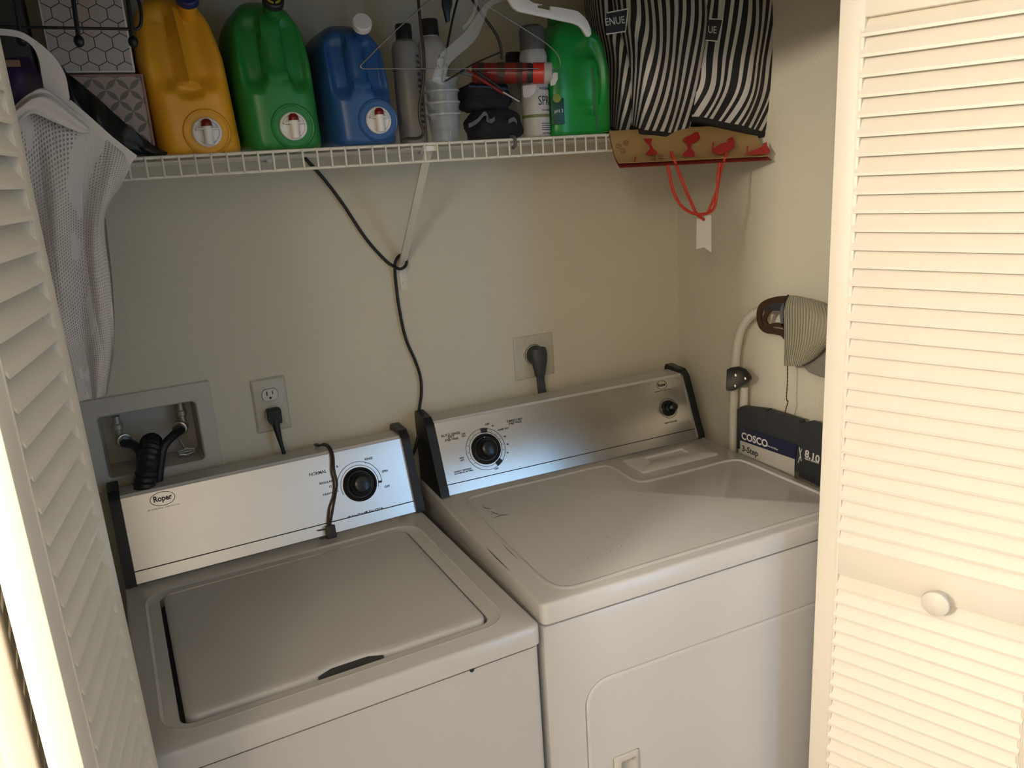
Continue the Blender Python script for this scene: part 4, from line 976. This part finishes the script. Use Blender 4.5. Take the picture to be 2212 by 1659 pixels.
# white hanger arm: outline with real thickness
y_ = -.40; wh = root('white_hanger', H(1150, -20, y_), 'white plastic hanger arm with a notch, brightest hanger above the red tube', 'clothes hanger')
out = [(1092, -6), (1096, 0), (1103, 12), (1110, 20), (1118, 25), (1150, 32), (1200, 43), (1238, 51), (1249, 56), (1256, 63), (1262, 73), (1266, 79), (1272, 79.5), (1276, 74), (1274.5, 62), (1268, 46), (1258, 34), (1247, 25), (1236, 21.5), (1205, 16), (1188, 14), (1188, 23), (1160, 17), (1160, 12.5), (1170, 11.5), (1170, 10), (1152, 7), (1143, 2), (1138, -6)]
f = frame(H(1180, 30, y_), (1, 0, 0), (0, 0, 1)); fi = f.inverted()
MB().prism([((fi @ H(a, b, y_)).x, (fi @ H(a, b, y_)).y) for a, b in out], f, -.003, .003, .0009).build('shoulder_arm', 'white', wh)
mb = MB(); nk = H(1115, -10, y_); 
mb.prism([((fi @ H(a, b, y_)).x, (fi @ H(a, b, y_)).y) for a, b in ((1092, -5.5), (1138, -5.5), (1135, -32), (1085, -32))], f, -.003, .003, .0009)
mb.build('bridge', 'white', wh)
mb = MB(); nk = H(1105, -26, y_); mb.tube([nk, nk+Vector((0, 0, .03)), Vector((nk.x, -.375, RZ-.03)), Vector((nk.x+.018, RY, RZ-.01))] + [Vector((nk.x+.002+.016*math.cos(a), RY, RZ+.001+.016*math.sin(a))) for a in (0, .6, 1.2, 1.8, 2.4, 3.0, 3.4)], .002, 8); mb.build('hook', 'white', wh)

# ---- boxes, black bag and things left of the jugs
def bxo(name, label, x0, x1, y0, y1, z0, z1, m_side, m_front, rim=None):
    r = root(name, ((x0+x1)/2, (y0+y1)/2, z0), label, 'box')
    MB().box(x0, x1, y0, y1, z0, z1, .002).build('box_body', m_side, r)
    mb = MB(); vs = [(x0+.003, y0-.0006, z0+.003), (x1-.003, y0-.0006, z0+.003), (x1-.003, y0-.0006, z1-.003), (x0+.003, y0-.0006, z1-.003)]
    mb.add(vs + [(a, b+.0004, c) for a, b, c in vs], [(0, 1, 2, 3), (4, 7, 6, 5), (0, 4, 5, 1), (1, 5, 6, 2), (2, 6, 7, 3), (3, 7, 4, 0)])
    uv = [(0, 0), (1, 0), (1, 1), (0, 1)]*2
    mb.build('printed_front', m_front, r, smooth=0, uv=uv)
    if rim:
        mb = MB()
        mb.loops([[(x0, y0-.003, z0), (x1, y0-.003, z0), (x1, y0-.003, z1), (x0, y0-.003, z1)], [(x0+.0035, y0-.003, z0+.0035), (x1-.0035, y0-.003, z0+.0035), (x1-.0035, y0-.003, z1-.0035), (x0+.0035, y0-.003, z1-.0035)],
                  [(x0+.0035, y0+.001, z0+.0035), (x1-.0035, y0+.001, z0+.0035), (x1-.0035, y0+.001, z1-.0035), (x0+.0035, y0+.001, z1-.0035)], [(x0, y0+.001, z0), (x1, y0+.001, z0), (x1, y0+.001, z1), (x0, y0+.001, z1)]], closed=True)
        mb.build('rim', rim, r)
    return r
tz = cpos(240, 161, -.27).z
bxo('patterned_box', 'low box printed with grey petal pattern and rose rim, under the hexagon box', -.572, -.437, -.27, -.08, TOP, tz, 'rose', 'petal', 'rose')
hz = tz+.135
bxo('hexagon_box', 'cream box printed with black hexagon outlines, stacked left of the yellow jug', -.570, -.447, -.265, -.08, tz+.0035, hz, 'tag', 'hex')
# black film bag sloping over the patterned box
rows = [[cpos(138, 148, -.285), cpos(152, 165, -.282), cpos(205, 205, -.290), cpos(262, 258, -.296), cpos(330, 312, -.290), cpos(362, 331, -.280)],
        [cpos(128, 190, -.30), cpos(150, 205, -.305), cpos(190, 245, -.315), cpos(235, 288, -.318), cpos(300, 322, -.300), cpos(360, 333, -.283)],
        [cpos(110, 250, -.300), cpos(130, 260, -.300), cpos(160, 285, -.305), cpos(215, 315, -.308), cpos(280, 332, -.298), cpos(355, 335, -.284)]]
def bul(u, v): return Vector((0, -.006*math.sin(u*17+v*9)-.004*math.sin(u*31), .002*math.sin(v*20+u*6)))
mb, uv = patch(rows, 0, bul, .004); o_ = mb.build('black_plastic_bag', 'bagblack', uv=uv, smooth=60); tag(o_, 'shiny black plastic bag sloping down over the petal patterned box', 'bag')
mb, uv = patch([[cpos(150, 195, -.300), cpos(185, 245, -.330), cpos(240, 310, -.335)], [cpos(120, 215, -.305), cpos(160, 270, -.345), cpos(205, 320, -.345)]], 0, lambda u, v: Vector((0, -.004*math.sin(u*14), 0)), .002)
tag(mb.build('clear_bag', 'clear', uv=uv, smooth=60), 'clear plastic bag edge between the mesh bag and the black bag', 'bag')
# dark tower behind
tag(MB().box(-.640, -.592, -.25, -.06, TOP, TOP+.32, .006).build('upright_case', 'darkcase'), 'tall dark brown upright case standing left of the two boxes', 'case')
rg = place(40, 300, -.20)
bottle('grey_spray_bottle', 'greybottle', 'dim grey bottle in the top left corner behind the black wire rack', 'bottle', (-.70, -.17, TOP), [(.045, 0), (.050, .006), (.050, .13), (.040, .165), (.020, .20), (.018, .215)], [(0, .213), (.022, .213), (.022, .25), (0, .252)], 'offwhite')
# black wire rack
wr_ = root('wire_rack', H(200, 62, -.33), 'black wire rack with ball-tipped rods hanging in front of the boxes', 'wire rack')
y_ = -.36
mb = MB(); mb.tube([H(-40, 57, y_), H(130, 60, y_), H(296, 63, y_)], .0022, 8, smooth=False)
mb.tube([H(296, 63, y_), H(304, 52, y_), H(304, 20, y_), H(290, -30, y_)], .0026, 8)
mb.build('frame_wire', 'bwire', wr_)
for (u0, v0, u1, v1) in ((150, -60, 172, 98), (268, -60, 289, 100), (22, -60, 48, 95)):
    a_, b_ = H(u0, v0, y_), H(u1, v1, y_)
    MB().tube([a_, b_], .0034, 8, smooth=False).build('rod', 'bwire', wr_)
    MB().lathe([(0, -.009), (.003, -.0085), (.0065, -.005), (.0075, 0), (.0065, .005), (.003, .0085), (0, .009)], T(*(a_+(b_-a_)*.94)), 18, False, False).build('ball_tip', 'bwire', wr_)
mb = MB(); 
for uu in (20, 255):
    n_ = H(uu, -60, y_); mb.tube([n_, Vector((n_.x, RY, RZ-.02)), Vector((n_.x, RY-.017, RZ)), Vector((n_.x, RY, RZ+.017)), Vector((n_.x, RY+.017, RZ))], .0025, 8)
mb.tube([H(-40, -60, y_), H(300, -58, y_)], .0025, 8)
mb.build('rod_hooks', 'bwire', wr_)

# ---- white mesh laundry bag
lbag = root('mesh_laundry_bag', cpos(180, 860, -.44), 'white mesh laundry bag hanging at the left, in front of the shelf end', 'laundry bag')
Yb = -.44
def Y(u, v, y): return cpos(u, v, y)
rows = [[Y(20, 250, -.50), Y(60, 232, -.48), Y(110, 236, -.465), Y(190, 270, -.448), Y(250, 318, -.437), Y(288, 348, -.43)],
        [Y(20, 420, -.50), Y(70, 415, -.47), Y(120, 418, -.49), Y(170, 420, -.46), Y(225, 408, -.47), Y(262, 400, -.44)],
        [Y(30, 560, -.50), Y(80, 555, -.47), Y(125, 550, -.50), Y(165, 540, -.46), Y(205, 520, -.48), Y(226, 470, -.45)],
        [Y(40, 700, -.49), Y(95, 700, -.46), Y(140, 700, -.49), Y(180, 690, -.46), Y(215, 660, -.48), Y(240, 620, -.46)],
        [Y(60, 800, -.48), Y(120, 795, -.46), Y(160, 790, -.48), Y(190, 785, -.46), Y(225, 765, -.47), Y(246, 742, -.46)],
        [Y(80, 870, -.47), Y(140, 868, -.46), Y(170, 866, -.47), Y(195, 862, -.46), Y(215, 857, -.46), Y(231, 850, -.46)]]
mb, uv = patch(rows, 0, lambda u, v: Vector((0, -.006*math.sin(u*19+v*5), 0)), .0016)
mb.build('bag_front', 'net', lbag, uv=uv, smooth=60)
rows = [[Y(120, 430, -.40), Y(200, 440, -.39), Y(228, 472, -.40)], [Y(120, 600, -.40), Y(200, 600, -.39), Y(243, 610, -.42)], [Y(120, 740, -.40), Y(200, 745, -.40), Y(248, 745, -.44)], [Y(140, 850, -.42), Y(200, 852, -.42), Y(232, 850, -.45)]]
mb, uv = patch(rows, 0, lambda u, v: Vector((0, .004*math.sin(u*12+v*5), 0)))
mb.build('bag_back', 'net', lbag, uv=uv, smooth=60)
# gathered collar
rows = [[Y(28, 232, -.505), Y(60, 205, -.50), Y(92, 190, -.49), Y(120, 205, -.475), Y(146, 226, -.46)],
        [Y(30, 250, -.52), Y(70, 215, -.515), Y(110, 214, -.50), Y(150, 240, -.485), Y(188, 268, -.465)],
        [Y(26, 285, -.515), Y(66, 246, -.51), Y(112, 262, -.495), Y(170, 285, -.475), Y(192, 285, -.455)]]
mb, uv = patch(rows, 0, lambda u, v: Vector((0, -.004*math.sin(v*13+u*5), .0)), .003); M['hemw'] = mat('white_hem_fabric', (.62, .585, .54), .75, bump=.4, bscale=300)
mb.build('gathered_collar', 'hemw', lbag, uv=uv, smooth=60)
def ribbon(pts, w_, y, mtl, name, parent, th=.0012, side=(0, 0, 1)):
    P_ = spline([Vector(p) for p in pts], 8); ls = []
    for i, p_ in enumerate(P_):
        t_ = (P_[min(i+1, len(P_)-1)]-P_[max(i-1, 0)]).normalized(); n_ = Vector((-t_.z, 0, t_.x)); n_ = n_.normalized() if n_.length > .01 else Vector((1, 0, 0)); q_ = t_.cross(n_).normalized()
        k = w_(i/(len(P_)-1))
        ls.append([tuple(p_+n_*k+q_*th), tuple(p_+n_*k-q_*th), tuple(p_-n_*k-q_*th), tuple(p_-n_*k+q_*th)])
    return MB().loops(ls, True, True).build(name, mtl, parent)
ribbon([Y(-40, 70, -.49), Y(0, 69, -.49), Y(45, 76, -.485), Y(78, 98, -.48), Y(102, 130, -.475), Y(116, 165, -.47), Y(122, 195, -.465), Y(128, 225, -.46)], lambda t: .004+.011*sm((t-.35)/.4)-.003*sm((t-.9)/.1), 0, 'hemw', 'strap', lbag)
ribbon([Y(146, 222, -.452), Y(190, 262, -.446), Y(240, 308, -.438), Y(288, 346, -.430)], lambda t: .006+.003*t, 0, 'hemw', 'top_hem', lbag)
pp_ = root('purple_cloth', Y(50, 200, -.41), 'purple folded fabric with tan label, showing inside the mesh bag opening', 'cloth')
rows = [[Y(-10, 128, -.42), Y(30, 124, -.43), Y(62, 122, -.42)], [Y(-10, 170, -.43), Y(40, 165, -.44), Y(84, 158, -.42)], [Y(-10, 240, -.43), Y(35, 222, -.44), Y(90, 190, -.42)], [Y(0, 330, -.42), Y(40, 300, -.43), Y(70, 250, -.42)]]
mb, uv = patch(rows, 0, None, .02); mb.build('cloth_body', 'purple', pp_, uv=uv, smooth=60)
mb = MB(); f = frame(Y(26, 137, -.438), (1, 0, 0), (0, 0, 1)); mb.box(-.010, .010, -.0045, .0045, -.001, .001, .0003, mtx=f); mb.build('care_label', 'tan', pp_)

# ---- striped pouches on the gift bag
def arcuv(vs, uv, period):
    nv = 1
    while uv[nv][0] == uv[0][0]: nv += 1
    half = len(vs)//2; nu = half//nv; out = [None]*len(vs)
    for j in range(nv):
        d_ = 0.; k = (nu-1)*nv+j; out[k] = (0., uv[k][1]); out[k+half] = out[k]
        for i in range(nu-2, -1, -1):
            k = i*nv+j; d_ += (Vector(vs[k])-Vector(vs[k+nv])).length; out[k] = (-d_/period, uv[k][1]); out[k+half] = out[k]
    return out
def pouch(name, label, outl, y_, mtl, words, wpos, dy, grp='striped pouches on the shelf', slope=0., hide=0.):
    r = root(name, cpos(*outl[-1][len(outl[-1])//2], y_), label, 'pouch', grp)
    rows = [[cpos(a, b, y_ + (hide if j == 0 else 0)) for j, (a, b) in enumerate(row)] for row in outl]
    D_ = .055
    f = lambda u, v: Vector((0, -dy*math.sin(math.pi*min(1, max(0, u)))**.5*math.sin(math.pi*min(1, .12+v*.8))**.5 - .004*math.sin(u*13+v*4), 0))
    mb, uv = patch(rows, 0, f, D_); uv = arcuv(mb.v, uv, .0225); b = mb.build('pouch_body', mtl, r, uv=uv, smooth=60)
    return r
p1 = pouch('striped_pouch', 'black and white straight-striped fabric pouch beside the bright green jug',
    [[(1288, -30), (1330, -34), (1400, -36), (1470, -36), (1534, -34)], [(1296, 40), (1340, 40), (1405, 38), (1470, 36), (1530, 34)], [(1318, 120), (1370, 125), (1420, 122), (1470, 116), (1518, 112)], [(1330, 200), (1375, 212), (1415, 215), (1460, 215), (1502, 212)], [(1340, 272), (1370, 288), (1405, 294), (1440, 299), (1482, 303)]], -.300, 'stripe1', 'ENUE', None, .035, slope=.19, hide=.15)
p2 = pouch('striped_pouch', 'black and white wavy-striped fabric pouch nearest the right wall',
    [[(1520, -34), (1570, -36), (1620, -36), (1670, -36), (1722, -34)], [(1530, 40), (1575, 42), (1620, 42), (1665, 42), (1708, 40)], [(1518, 120), (1560, 125), (1605, 128), (1650, 130), (1692, 130)], [(1505, 190), (1550, 200), (1590, 208), (1635, 212), (1682, 216)], [(1496, 262), (1530, 270), (1570, 280), (1610, 290), (1650, 298)]], -.318, 'stripe2', 'UE', None, .035, slope=.32)
def patchlabel(parent, corners, y_, word, size, wp, bold=0.):
    c = [cpos(a, b, y_) for a, b in corners]; f = frame(c[0], c[1]-c[0], (c[3]-c[0])); fi = f.inverted()
    q = [fi @ p_ for p_ in c]
    lb = MB().prism([(p_.x, p_.y) for p_ in q], f, -.002, .0005).build('label_patch', 'ink', parent, smooth=0)
    mb = MB(); w_ = .0022
    mx_ = max(p_.x for p_ in q)
    def seg(a, b):
        d = (b-a).normalized(); n_ = Vector((-d.y, d.x, 0))*w_/2; mb.prism([(a-n_)[:2], (b-n_)[:2], (b+n_)[:2], (a+n_)[:2]], f, .0005, .001)
    seg(q[0], q[1]); seg(q[1], q[2]); seg(q[2], q[3])
    mb.build('label_border', 'ptext', lb, smooth=0)
    mb = MB(); p_ = fi @ cpos(*wp, y_); mb.text(word, size, f @ T(p_.x, p_.y, .0007), 'CENTER', bold=bold, depth=.0002); mb.build('label_lettering', 'ptext', lb, smooth=0)
patchlabel(p1, [(1309, 74), (1351, 68), (1356, 19), (1311, 28)], -.345, 'ENUE', .020, (1328, 46))
patchlabel(p2, [(1524, 87), (1550, 89), (1561, 42), (1531, 41)], -.362, 'UE', .020, (1538, 65))
# ---- kraft gift bag drooping over the shelf edge
gb = root('gift_bag', (.70, -.25, TOP), 'kraft paper gift bag printed with red birds, drooping off the shelf under the striped pouches', 'gift bag')
b0 = cpos(1322, 292, -.312); b1 = cpos(1664, 300, -.312)
fl, fr_ = cpos(1337, 352, -.372), cpos(1672, 336, -.372)
# upper sheet: flat on shelf then bent down
def sheet(off, ext, th):
    rows = []
    for k, (y, z) in enumerate(((-.06, TOP+.003), (-.20, TOP+.003), (-.296, TOP+.004), (-.315, TOP-.001), (-.345, (b0.z+fl.z)/2-.012), (-.372, fl.z))):
        s_ = (0 if k < 3 else (k-2)/3); L = Vector((b0.x*(1-s_)+fl.x*s_, y, z)); Rr = Vector((.872, y, z + (fr_.z-fl.z)*(0 if k < 3 else s_)))
        n_ = Vector((0, .6, -.8)) if k > 2 else Vector((0, 0, -1))
        rows.append([L+(Rr-L)*t + n_*off + Vector((0, -ext*s_, -ext*.9*s_)) for t in (0, .33, .66, 1)])
    return patch(rows, 0, None, Vector((0, .0006, -.0012)))
mb, uv = sheet(0, 0, 0); mb.build('front_panel', 'kraft', gb, uv=uv, smooth=60)
mb, uv = sheet(.005, .006, 0); mb.build('back_panel', 'dkred', gb, uv=uv, smooth=60)
nS = ((cpos(1500, 330, -.36))-(cpos(1500, 305, -.33))).normalized()
up_s = Vector((0, b0.y-fl.y, b0.z-fl.z)).normalized(); fS = frame(fl+Vector((0, -.0022, .001)), (1, 0, 0), up_s); fSi = fS.inverted(); nrmS = fS.to_3x3() @ Vector((0, 0, 1))
def sp(u, v): q = fSi @ onP(u, v, fl+Vector((0, -.0022, .001)), nrmS); return (q.x, q.y)
mb = MB()
birds = [[(1390, 300), (1408, 300), (1406, 312), (1410, 320), (1420, 330), (1420, 334), (1395, 335), (1395, 331), (1404, 322), (1402, 314), (1394, 306)],
         [(1478, 298), (1495, 290), (1506, 282), (1513, 298), (1506, 306), (1494, 310), (1492, 320), (1500, 331), (1500, 338), (1474, 338), (1475, 333), (1486, 322), (1484, 310), (1474, 304)],
         [(1538, 322), (1546, 318), (1556, 311), (1570, 308), (1572, 300), (1582, 296), (1586, 306), (1587, 318), (1576, 325), (1560, 333), (1548, 334)],
         [(1614, 334), (1620, 327), (1634, 322), (1644, 318), (1648, 311), (1656, 307), (1657, 316), (1664, 326), (1663, 331), (1640, 334)]]
for b_ in birds: MB().prism([sp(*q) for q in b_], fS, .0002, .0008).build('bird_print', 'redprint', gb, smooth=0)
for x_, y0_, y1_ in ((1539, 308, 330), (1613, 316, 333), (1371, 338, 350)):
    MB().prism([sp(x_-1.5, y1_), sp(x_+1.5, y1_), sp(x_+3, y0_), sp(x_, y0_)], fS, .0002, .0008).build('stroke_print', 'redprint', gb, smooth=0)
mb = MB()
for cx_, cy_, sgn in ((1335, 316, -1), (1353, 309, 1), (1345, 326, -1), (1410, 342, -1), (1429, 340, 1)):
    pts = []
    for i in range(20):
        a_ = i*.55*sgn+1.2; rr = 7*(1-i/22); pts.append(onP(cx_+rr*math.cos(a_), cy_+rr*math.sin(a_), fl+Vector((0, -.0028, .001)), nrmS))
    mb.tube(pts, .0004, 5, smooth=False)
mb.build('scroll_print', 'brown', gb, smooth=0)
mb = MB(); y1_ = -.372
mb.tube([onP(1449, 328, fl, nrmS)+Vector((0, -.002, 0)), cpos(1456, 345, -.368), cpos(1468, 375, -.372), cpos(1482, 412, -.374), cpos(1496, 444, -.375), cpos(1505, 462, -.376), cpos(1519, 473, -.377), cpos(1520, 474, -.374)], .0034, 10)
mb.tube([cpos(1528, 462, -.375), cpos(1538, 438, -.374), cpos(1549, 410, -.373), cpos(1556, 375, -.371), cpos(1566, 340, -.368), onP(1569, 322, fl, nrmS)+Vector((0, -.002, 0))], .0030, 10)
mb.build('front_handle', 'redcord', gb)
MB().tube([cpos(1442, 356, -.372), cpos(1447, 380, -.374), cpos(1454, 412, -.376), cpos(1468, 440, -.377), cpos(1488, 457, -.3785), cpos(1508, 463, -.381), cpos(1530, 460, -.380), cpos(1543, 448, -.378), cpos(1548, 420, -.377), cpos(1551, 385, -.376), cpos(1554, 352, -.373)], .0034, 10).build('back_handle', 'redcord', gb)
tg = [(1505, 472), (1516, 474), (1522, 464), (1536, 465), (1536.5, 545), (1520, 534), (1504, 538)]
f = frame(cpos(1520, 500, -.3735), (1, 0, 0), (0, 0, 1)); fi = f.inverted()
MB().prism([((fi @ cpos(a, b, -.3735)).x, (fi @ cpos(a, b, -.3735)).y) for a, b in tg], f, -.0005, .0005).build('gift_tag', 'tag', gb, smooth=0)

# ================================================================== STEP LADDER AND HAT
XLd = .868
def LX(u, v, x=XLd): return onX(u, v, x)
sl_ = root('step_ladder', (XLd, -.40, 0), 'folded white tube step ladder with dark steps, wedged between dryer and right wall', 'step ladder')
low = LX(1583, 960); 
pts = [LX(1720, 668), LX(1680, 664), LX(1650, 668), LX(1625, 680), LX(1606, 702), LX(1596, 728), LX(1590, 765), LX(1588, 800), LX(1586, 850), LX(1584, 905), LX(1583, 960)]
d_ = (pts[-1]-pts[-3]); end = pts[-1] + d_*((pts[-1].z-.02)/(-d_.z))
mb = MB(); mb.tube(pts+[pts[-1]+(end-pts[-1])*.5, end], .0115, 14); mb.build('front_tube', 'ladder', sl_)
q0, q1 = LX(1608, 835, .872), LX(1606, 905, .872); d_ = q1-q0; end2 = q1 + d_*((q1.z-.02)/(-d_.z))
MB().tube([q0, q1, end2], .0105, 14, smooth=False).build('rear_tube', 'ladder', sl_)
f = frame(LX(1598, 820, .851), (0, -1, 0), (0, 0, 1)); fi = f.inverted()
def l2(u, v): q = fi @ onX(u, v, .851); return (q.x, q.y)
jn = MB().prism([l2(a, b) for a, b in ((1576, 797), (1584, 793), (1598, 791), (1612, 797), (1622, 809), (1625, 818), (1618, 826), (1604, 834), (1588, 843), (1576, 843), (1574, 838))], f, 0., .010, .001).build('hinge_bracket', 'black', sl_)
for u_, v_ in ((1596, 809), (1617, 816), (1595, 832)):
    q = l2(u_, v_)
    MB().lathe([(0, 0), (.0035, 0), (.0035, .0012), (.0022, .0012), (.0018, .0006), (0, .0006)], f @ T(q[0], q[1], -.0012 if False else .010), 14, False, False).build('rivet', 'steelring', jn)
# steps folded flat: three dark blocks
XS = .848
def blk(quad, x0, x1, name, m_, parent, bev=.003, X=None):
    X = X if X is not None else x0
    f = frame((X, 0, 0), (0, -1, 0), (0, 0, 1)); out = [(-onX(a, b, X).y, onX(a, b, X).z) for a, b in quad]
    return MB().prism(out, f, min(x0, x1)-X, max(x0, x1)-X, bev).build(name, m_, parent)
# frame z axis = (0,-1,0)x(0,0,1) = (-1,0,0): depth runs toward -x, so use negative
def blk2(quad, X, th, name, m_, parent, bev=.003):
    f = frame((X, 0, 0), (0, -1, 0), (0, 0, 1)); out = [(-onX(a, b, X).y, onX(a, b, X).z) for a, b in quad]
    return MB().prism(out, f, -th, 0., bev).build(name, m_, parent)
blk2([(1591, 884), (1600, 878), (1655, 885), (1657, 990), (1590, 968)], XS, .022, 'step', 'step', sl_)
blk2([(1654, 893), (1658, 887), (1725, 908), (1727, 914), (1727, 1020), (1654, 990)], XS-.003, .022, 'step', 'step', sl_)
blk2([(1725, 916), (1745, 911), (1775, 922), (1790, 930), (1790, 1060), (1724, 1030)], XS-.006, .024, 'step', 'step', sl_)
XLb = XS-.0075
fl_ = frame((XLb, 0, 0), (0, -1, 0), (0, 0, 1))
def lq(quad, m_, name, parent, d0, d1): return MB().prism([(-onX(a, b, XLb).y, onX(a, b, XLb).z) for a, b in quad], fl_, d0, d1).build(name, m_, parent, smooth=0)
lbl = lq([(1599, 923), (1722, 960), (1717, 992), (1599, 951)], 'label_navy', 'product_label', sl_, 0, .0006)
lq([(1599, 951), (1717, 992), (1716, 1024), (1716, 1060), (1599, 1020)], 'label_grey', 'label_lower_band', lbl, 0, .0006)
def ltext(s_, u, v, size, u2, v2, m_, name, parent, bold=0., al='LEFT', X=XLb):
    a_, b_ = onX(u, v, X), onX(u2, v2, X); mb = MB(); mb.text(s_, size, frame(a_+Vector((-.0008, 0, 0)), (b_-a_), (0, 0, 1)), al, bold=bold, depth=.0002); mb.build(name, m_, parent, smooth=0)
ltext('COSCO', 1602, 941, .0265, 1652, 957.5, 'ptext', 'brand_lettering', lbl, .0007)
ltext('Home & Office', 1655, 961, .0065, 1684, 973, 'ptext', 'sub_lettering', lbl)
ltext('3-Step', 1603, 968, .0225, 1647, 984, 'ink', 'step_lettering', lbl, .0004)
X3 = XS-.0065
ltext('8.10', 1739, 979, .026, 1769, 993, 'ptext', 'reach_lettering', sl_, .0006, X=X3)
ltext('MAX REACH', 1739, 990, .0075, 1769, 1000, 'ptext', 'reach_lettering', sl_, .0001, X=X3)
mb = MB()
for a_, b_ in (((1727, 966), (1729, 985)), ((1732, 970), (1729, 978)), ((1729, 985), (1726, 992)), ((1729, 985), (1731, 996)), ((1727, 992), (1724, 999))):
    mb.tube([onX(*a_, X3-.0008), onX(*b_, X3-.0008)], .0010, 6, smooth=False)
mb.build('figure_print', 'ptext', sl_)
for k_, (u0, v0) in enumerate(((1733, 1023), (1752, 1032))):
    lq([(u0, v0), (u0+8, v0+2), (u0+8, v0+12), (u0, v0+10)], 'ink', 'dark_slot', sl_, 0, .001)

# hat hung on the ladder
ht = root('sun_hat', LX(1740, 640, .84), 'ribbed grey-beige sun hat with brown strap hung on the step ladder top', 'hat')
def hx(u, v, x): return onX(u, v, x)
rows = [[hx(1702, 638, .845), hx(1725, 640, .835), hx(1760, 650, .83), hx(1800, 668, .835)],
        [hx(1693, 665, .835), hx(1725, 668, .815), hx(1765, 678, .81), hx(1805, 695, .82)],
        [hx(1694, 700, .83), hx(1725, 702, .808), hx(1762, 708, .803), hx(1802, 722, .815)],
        [hx(1694, 740, .828), hx(1722, 742, .808), hx(1756, 744, .805), hx(1788, 742, .815)],
        [hx(1693, 790, .828), hx(1712, 791, .818), hx(1738, 786, .815), hx(1765, 770, .820)]]
mb, uv = patch(rows, 0, None, Vector((.003, 0, 0))); mb.build('brim', 'ribbed', ht, uv=uv, smooth=60)
rows = [[hx(1735, 780, .842), hx(1765, 760, .838), hx(1800, 720, .84)], [hx(1733, 789, .842), hx(1765, 785, .838), hx(1800, 770, .84)], [hx(1748, 805, .842), hx(1775, 815, .838), hx(1800, 818, .84)]]
mb, uv = patch(rows, 0, None, Vector((.003, 0, 0))); M['felt'] = mat('grey_felt', (.20, .18, .15), .9, var=.25, vscale=60, bump=.3); mb.build('brim_underside', 'felt', ht, uv=uv, smooth=60)
MB().tube([hx(a, b, .834) for a, b in ((1703, 637), (1697, 646), (1694, 662), (1693, 690), (1694, 732))], .0016, 8).build('dark_piping', 'black', ht)
ribx = lambda pts, w_, name, m_='brown', x=.84: MB().loops([[tuple(p_+n_*w_), tuple(p_+n_*w_+Vector((.006, 0, 0))), tuple(p_-n_*w_+Vector((.006, 0, 0))), tuple(p_-n_*w_)] for p_, n_ in tang([hx(a, b, x) for a, b in pts])], True, True).build(name, m_, ht)
def tang(P_):
    P_ = spline(P_, 6); out = []
    for i in range(len(P_)):
        t_ = (P_[min(i+1, len(P_)-1)]-P_[max(i-1, 0)]).normalized(); out.append((P_[i], Vector((0, -t_.z, t_.y))))
    return out
ribx([(1698, 646), (1680, 647), (1660, 652), (1645, 661), (1639, 675), (1639, 690), (1643, 704), (1654, 713), (1672, 716), (1688, 720), (1697, 730)], .0072, 'buckle_strap')
ribx([(1658, 708), (1650, 692), (1655, 678), (1664, 668)], .0050, 'buckle_tongue')
ribx([(1650, 666), (1670, 662), (1690, 662)], .011, 'velcro_tab', 'step', .841)
ribx([(1697, 655), (1689, 672), (1690, 695), (1696, 712)], .006, 'grey_loop', 'greystrap', .839)
ribx([(1655, 708), (1672, 702), (1692, 704)], .005, 'lower_tab', x=.839)
mb = MB(); pts = spline([hx(a, b, .836) for a, b in ((1701, 792), (1701, 815), (1700, 840), (1699, 862), (1702, 868), (1698, 882), (1695, 896))], 6)
mb.tube(pts, .0011, 6, smooth=False)
for i in range(0, len(pts), 2): mb.lathe([(0, -.0022), (.0020, 0), (0, .0022)], T(*pts[i]), 8, False, False)
mb.build('beaded_chin_cord', 'brown', ht)
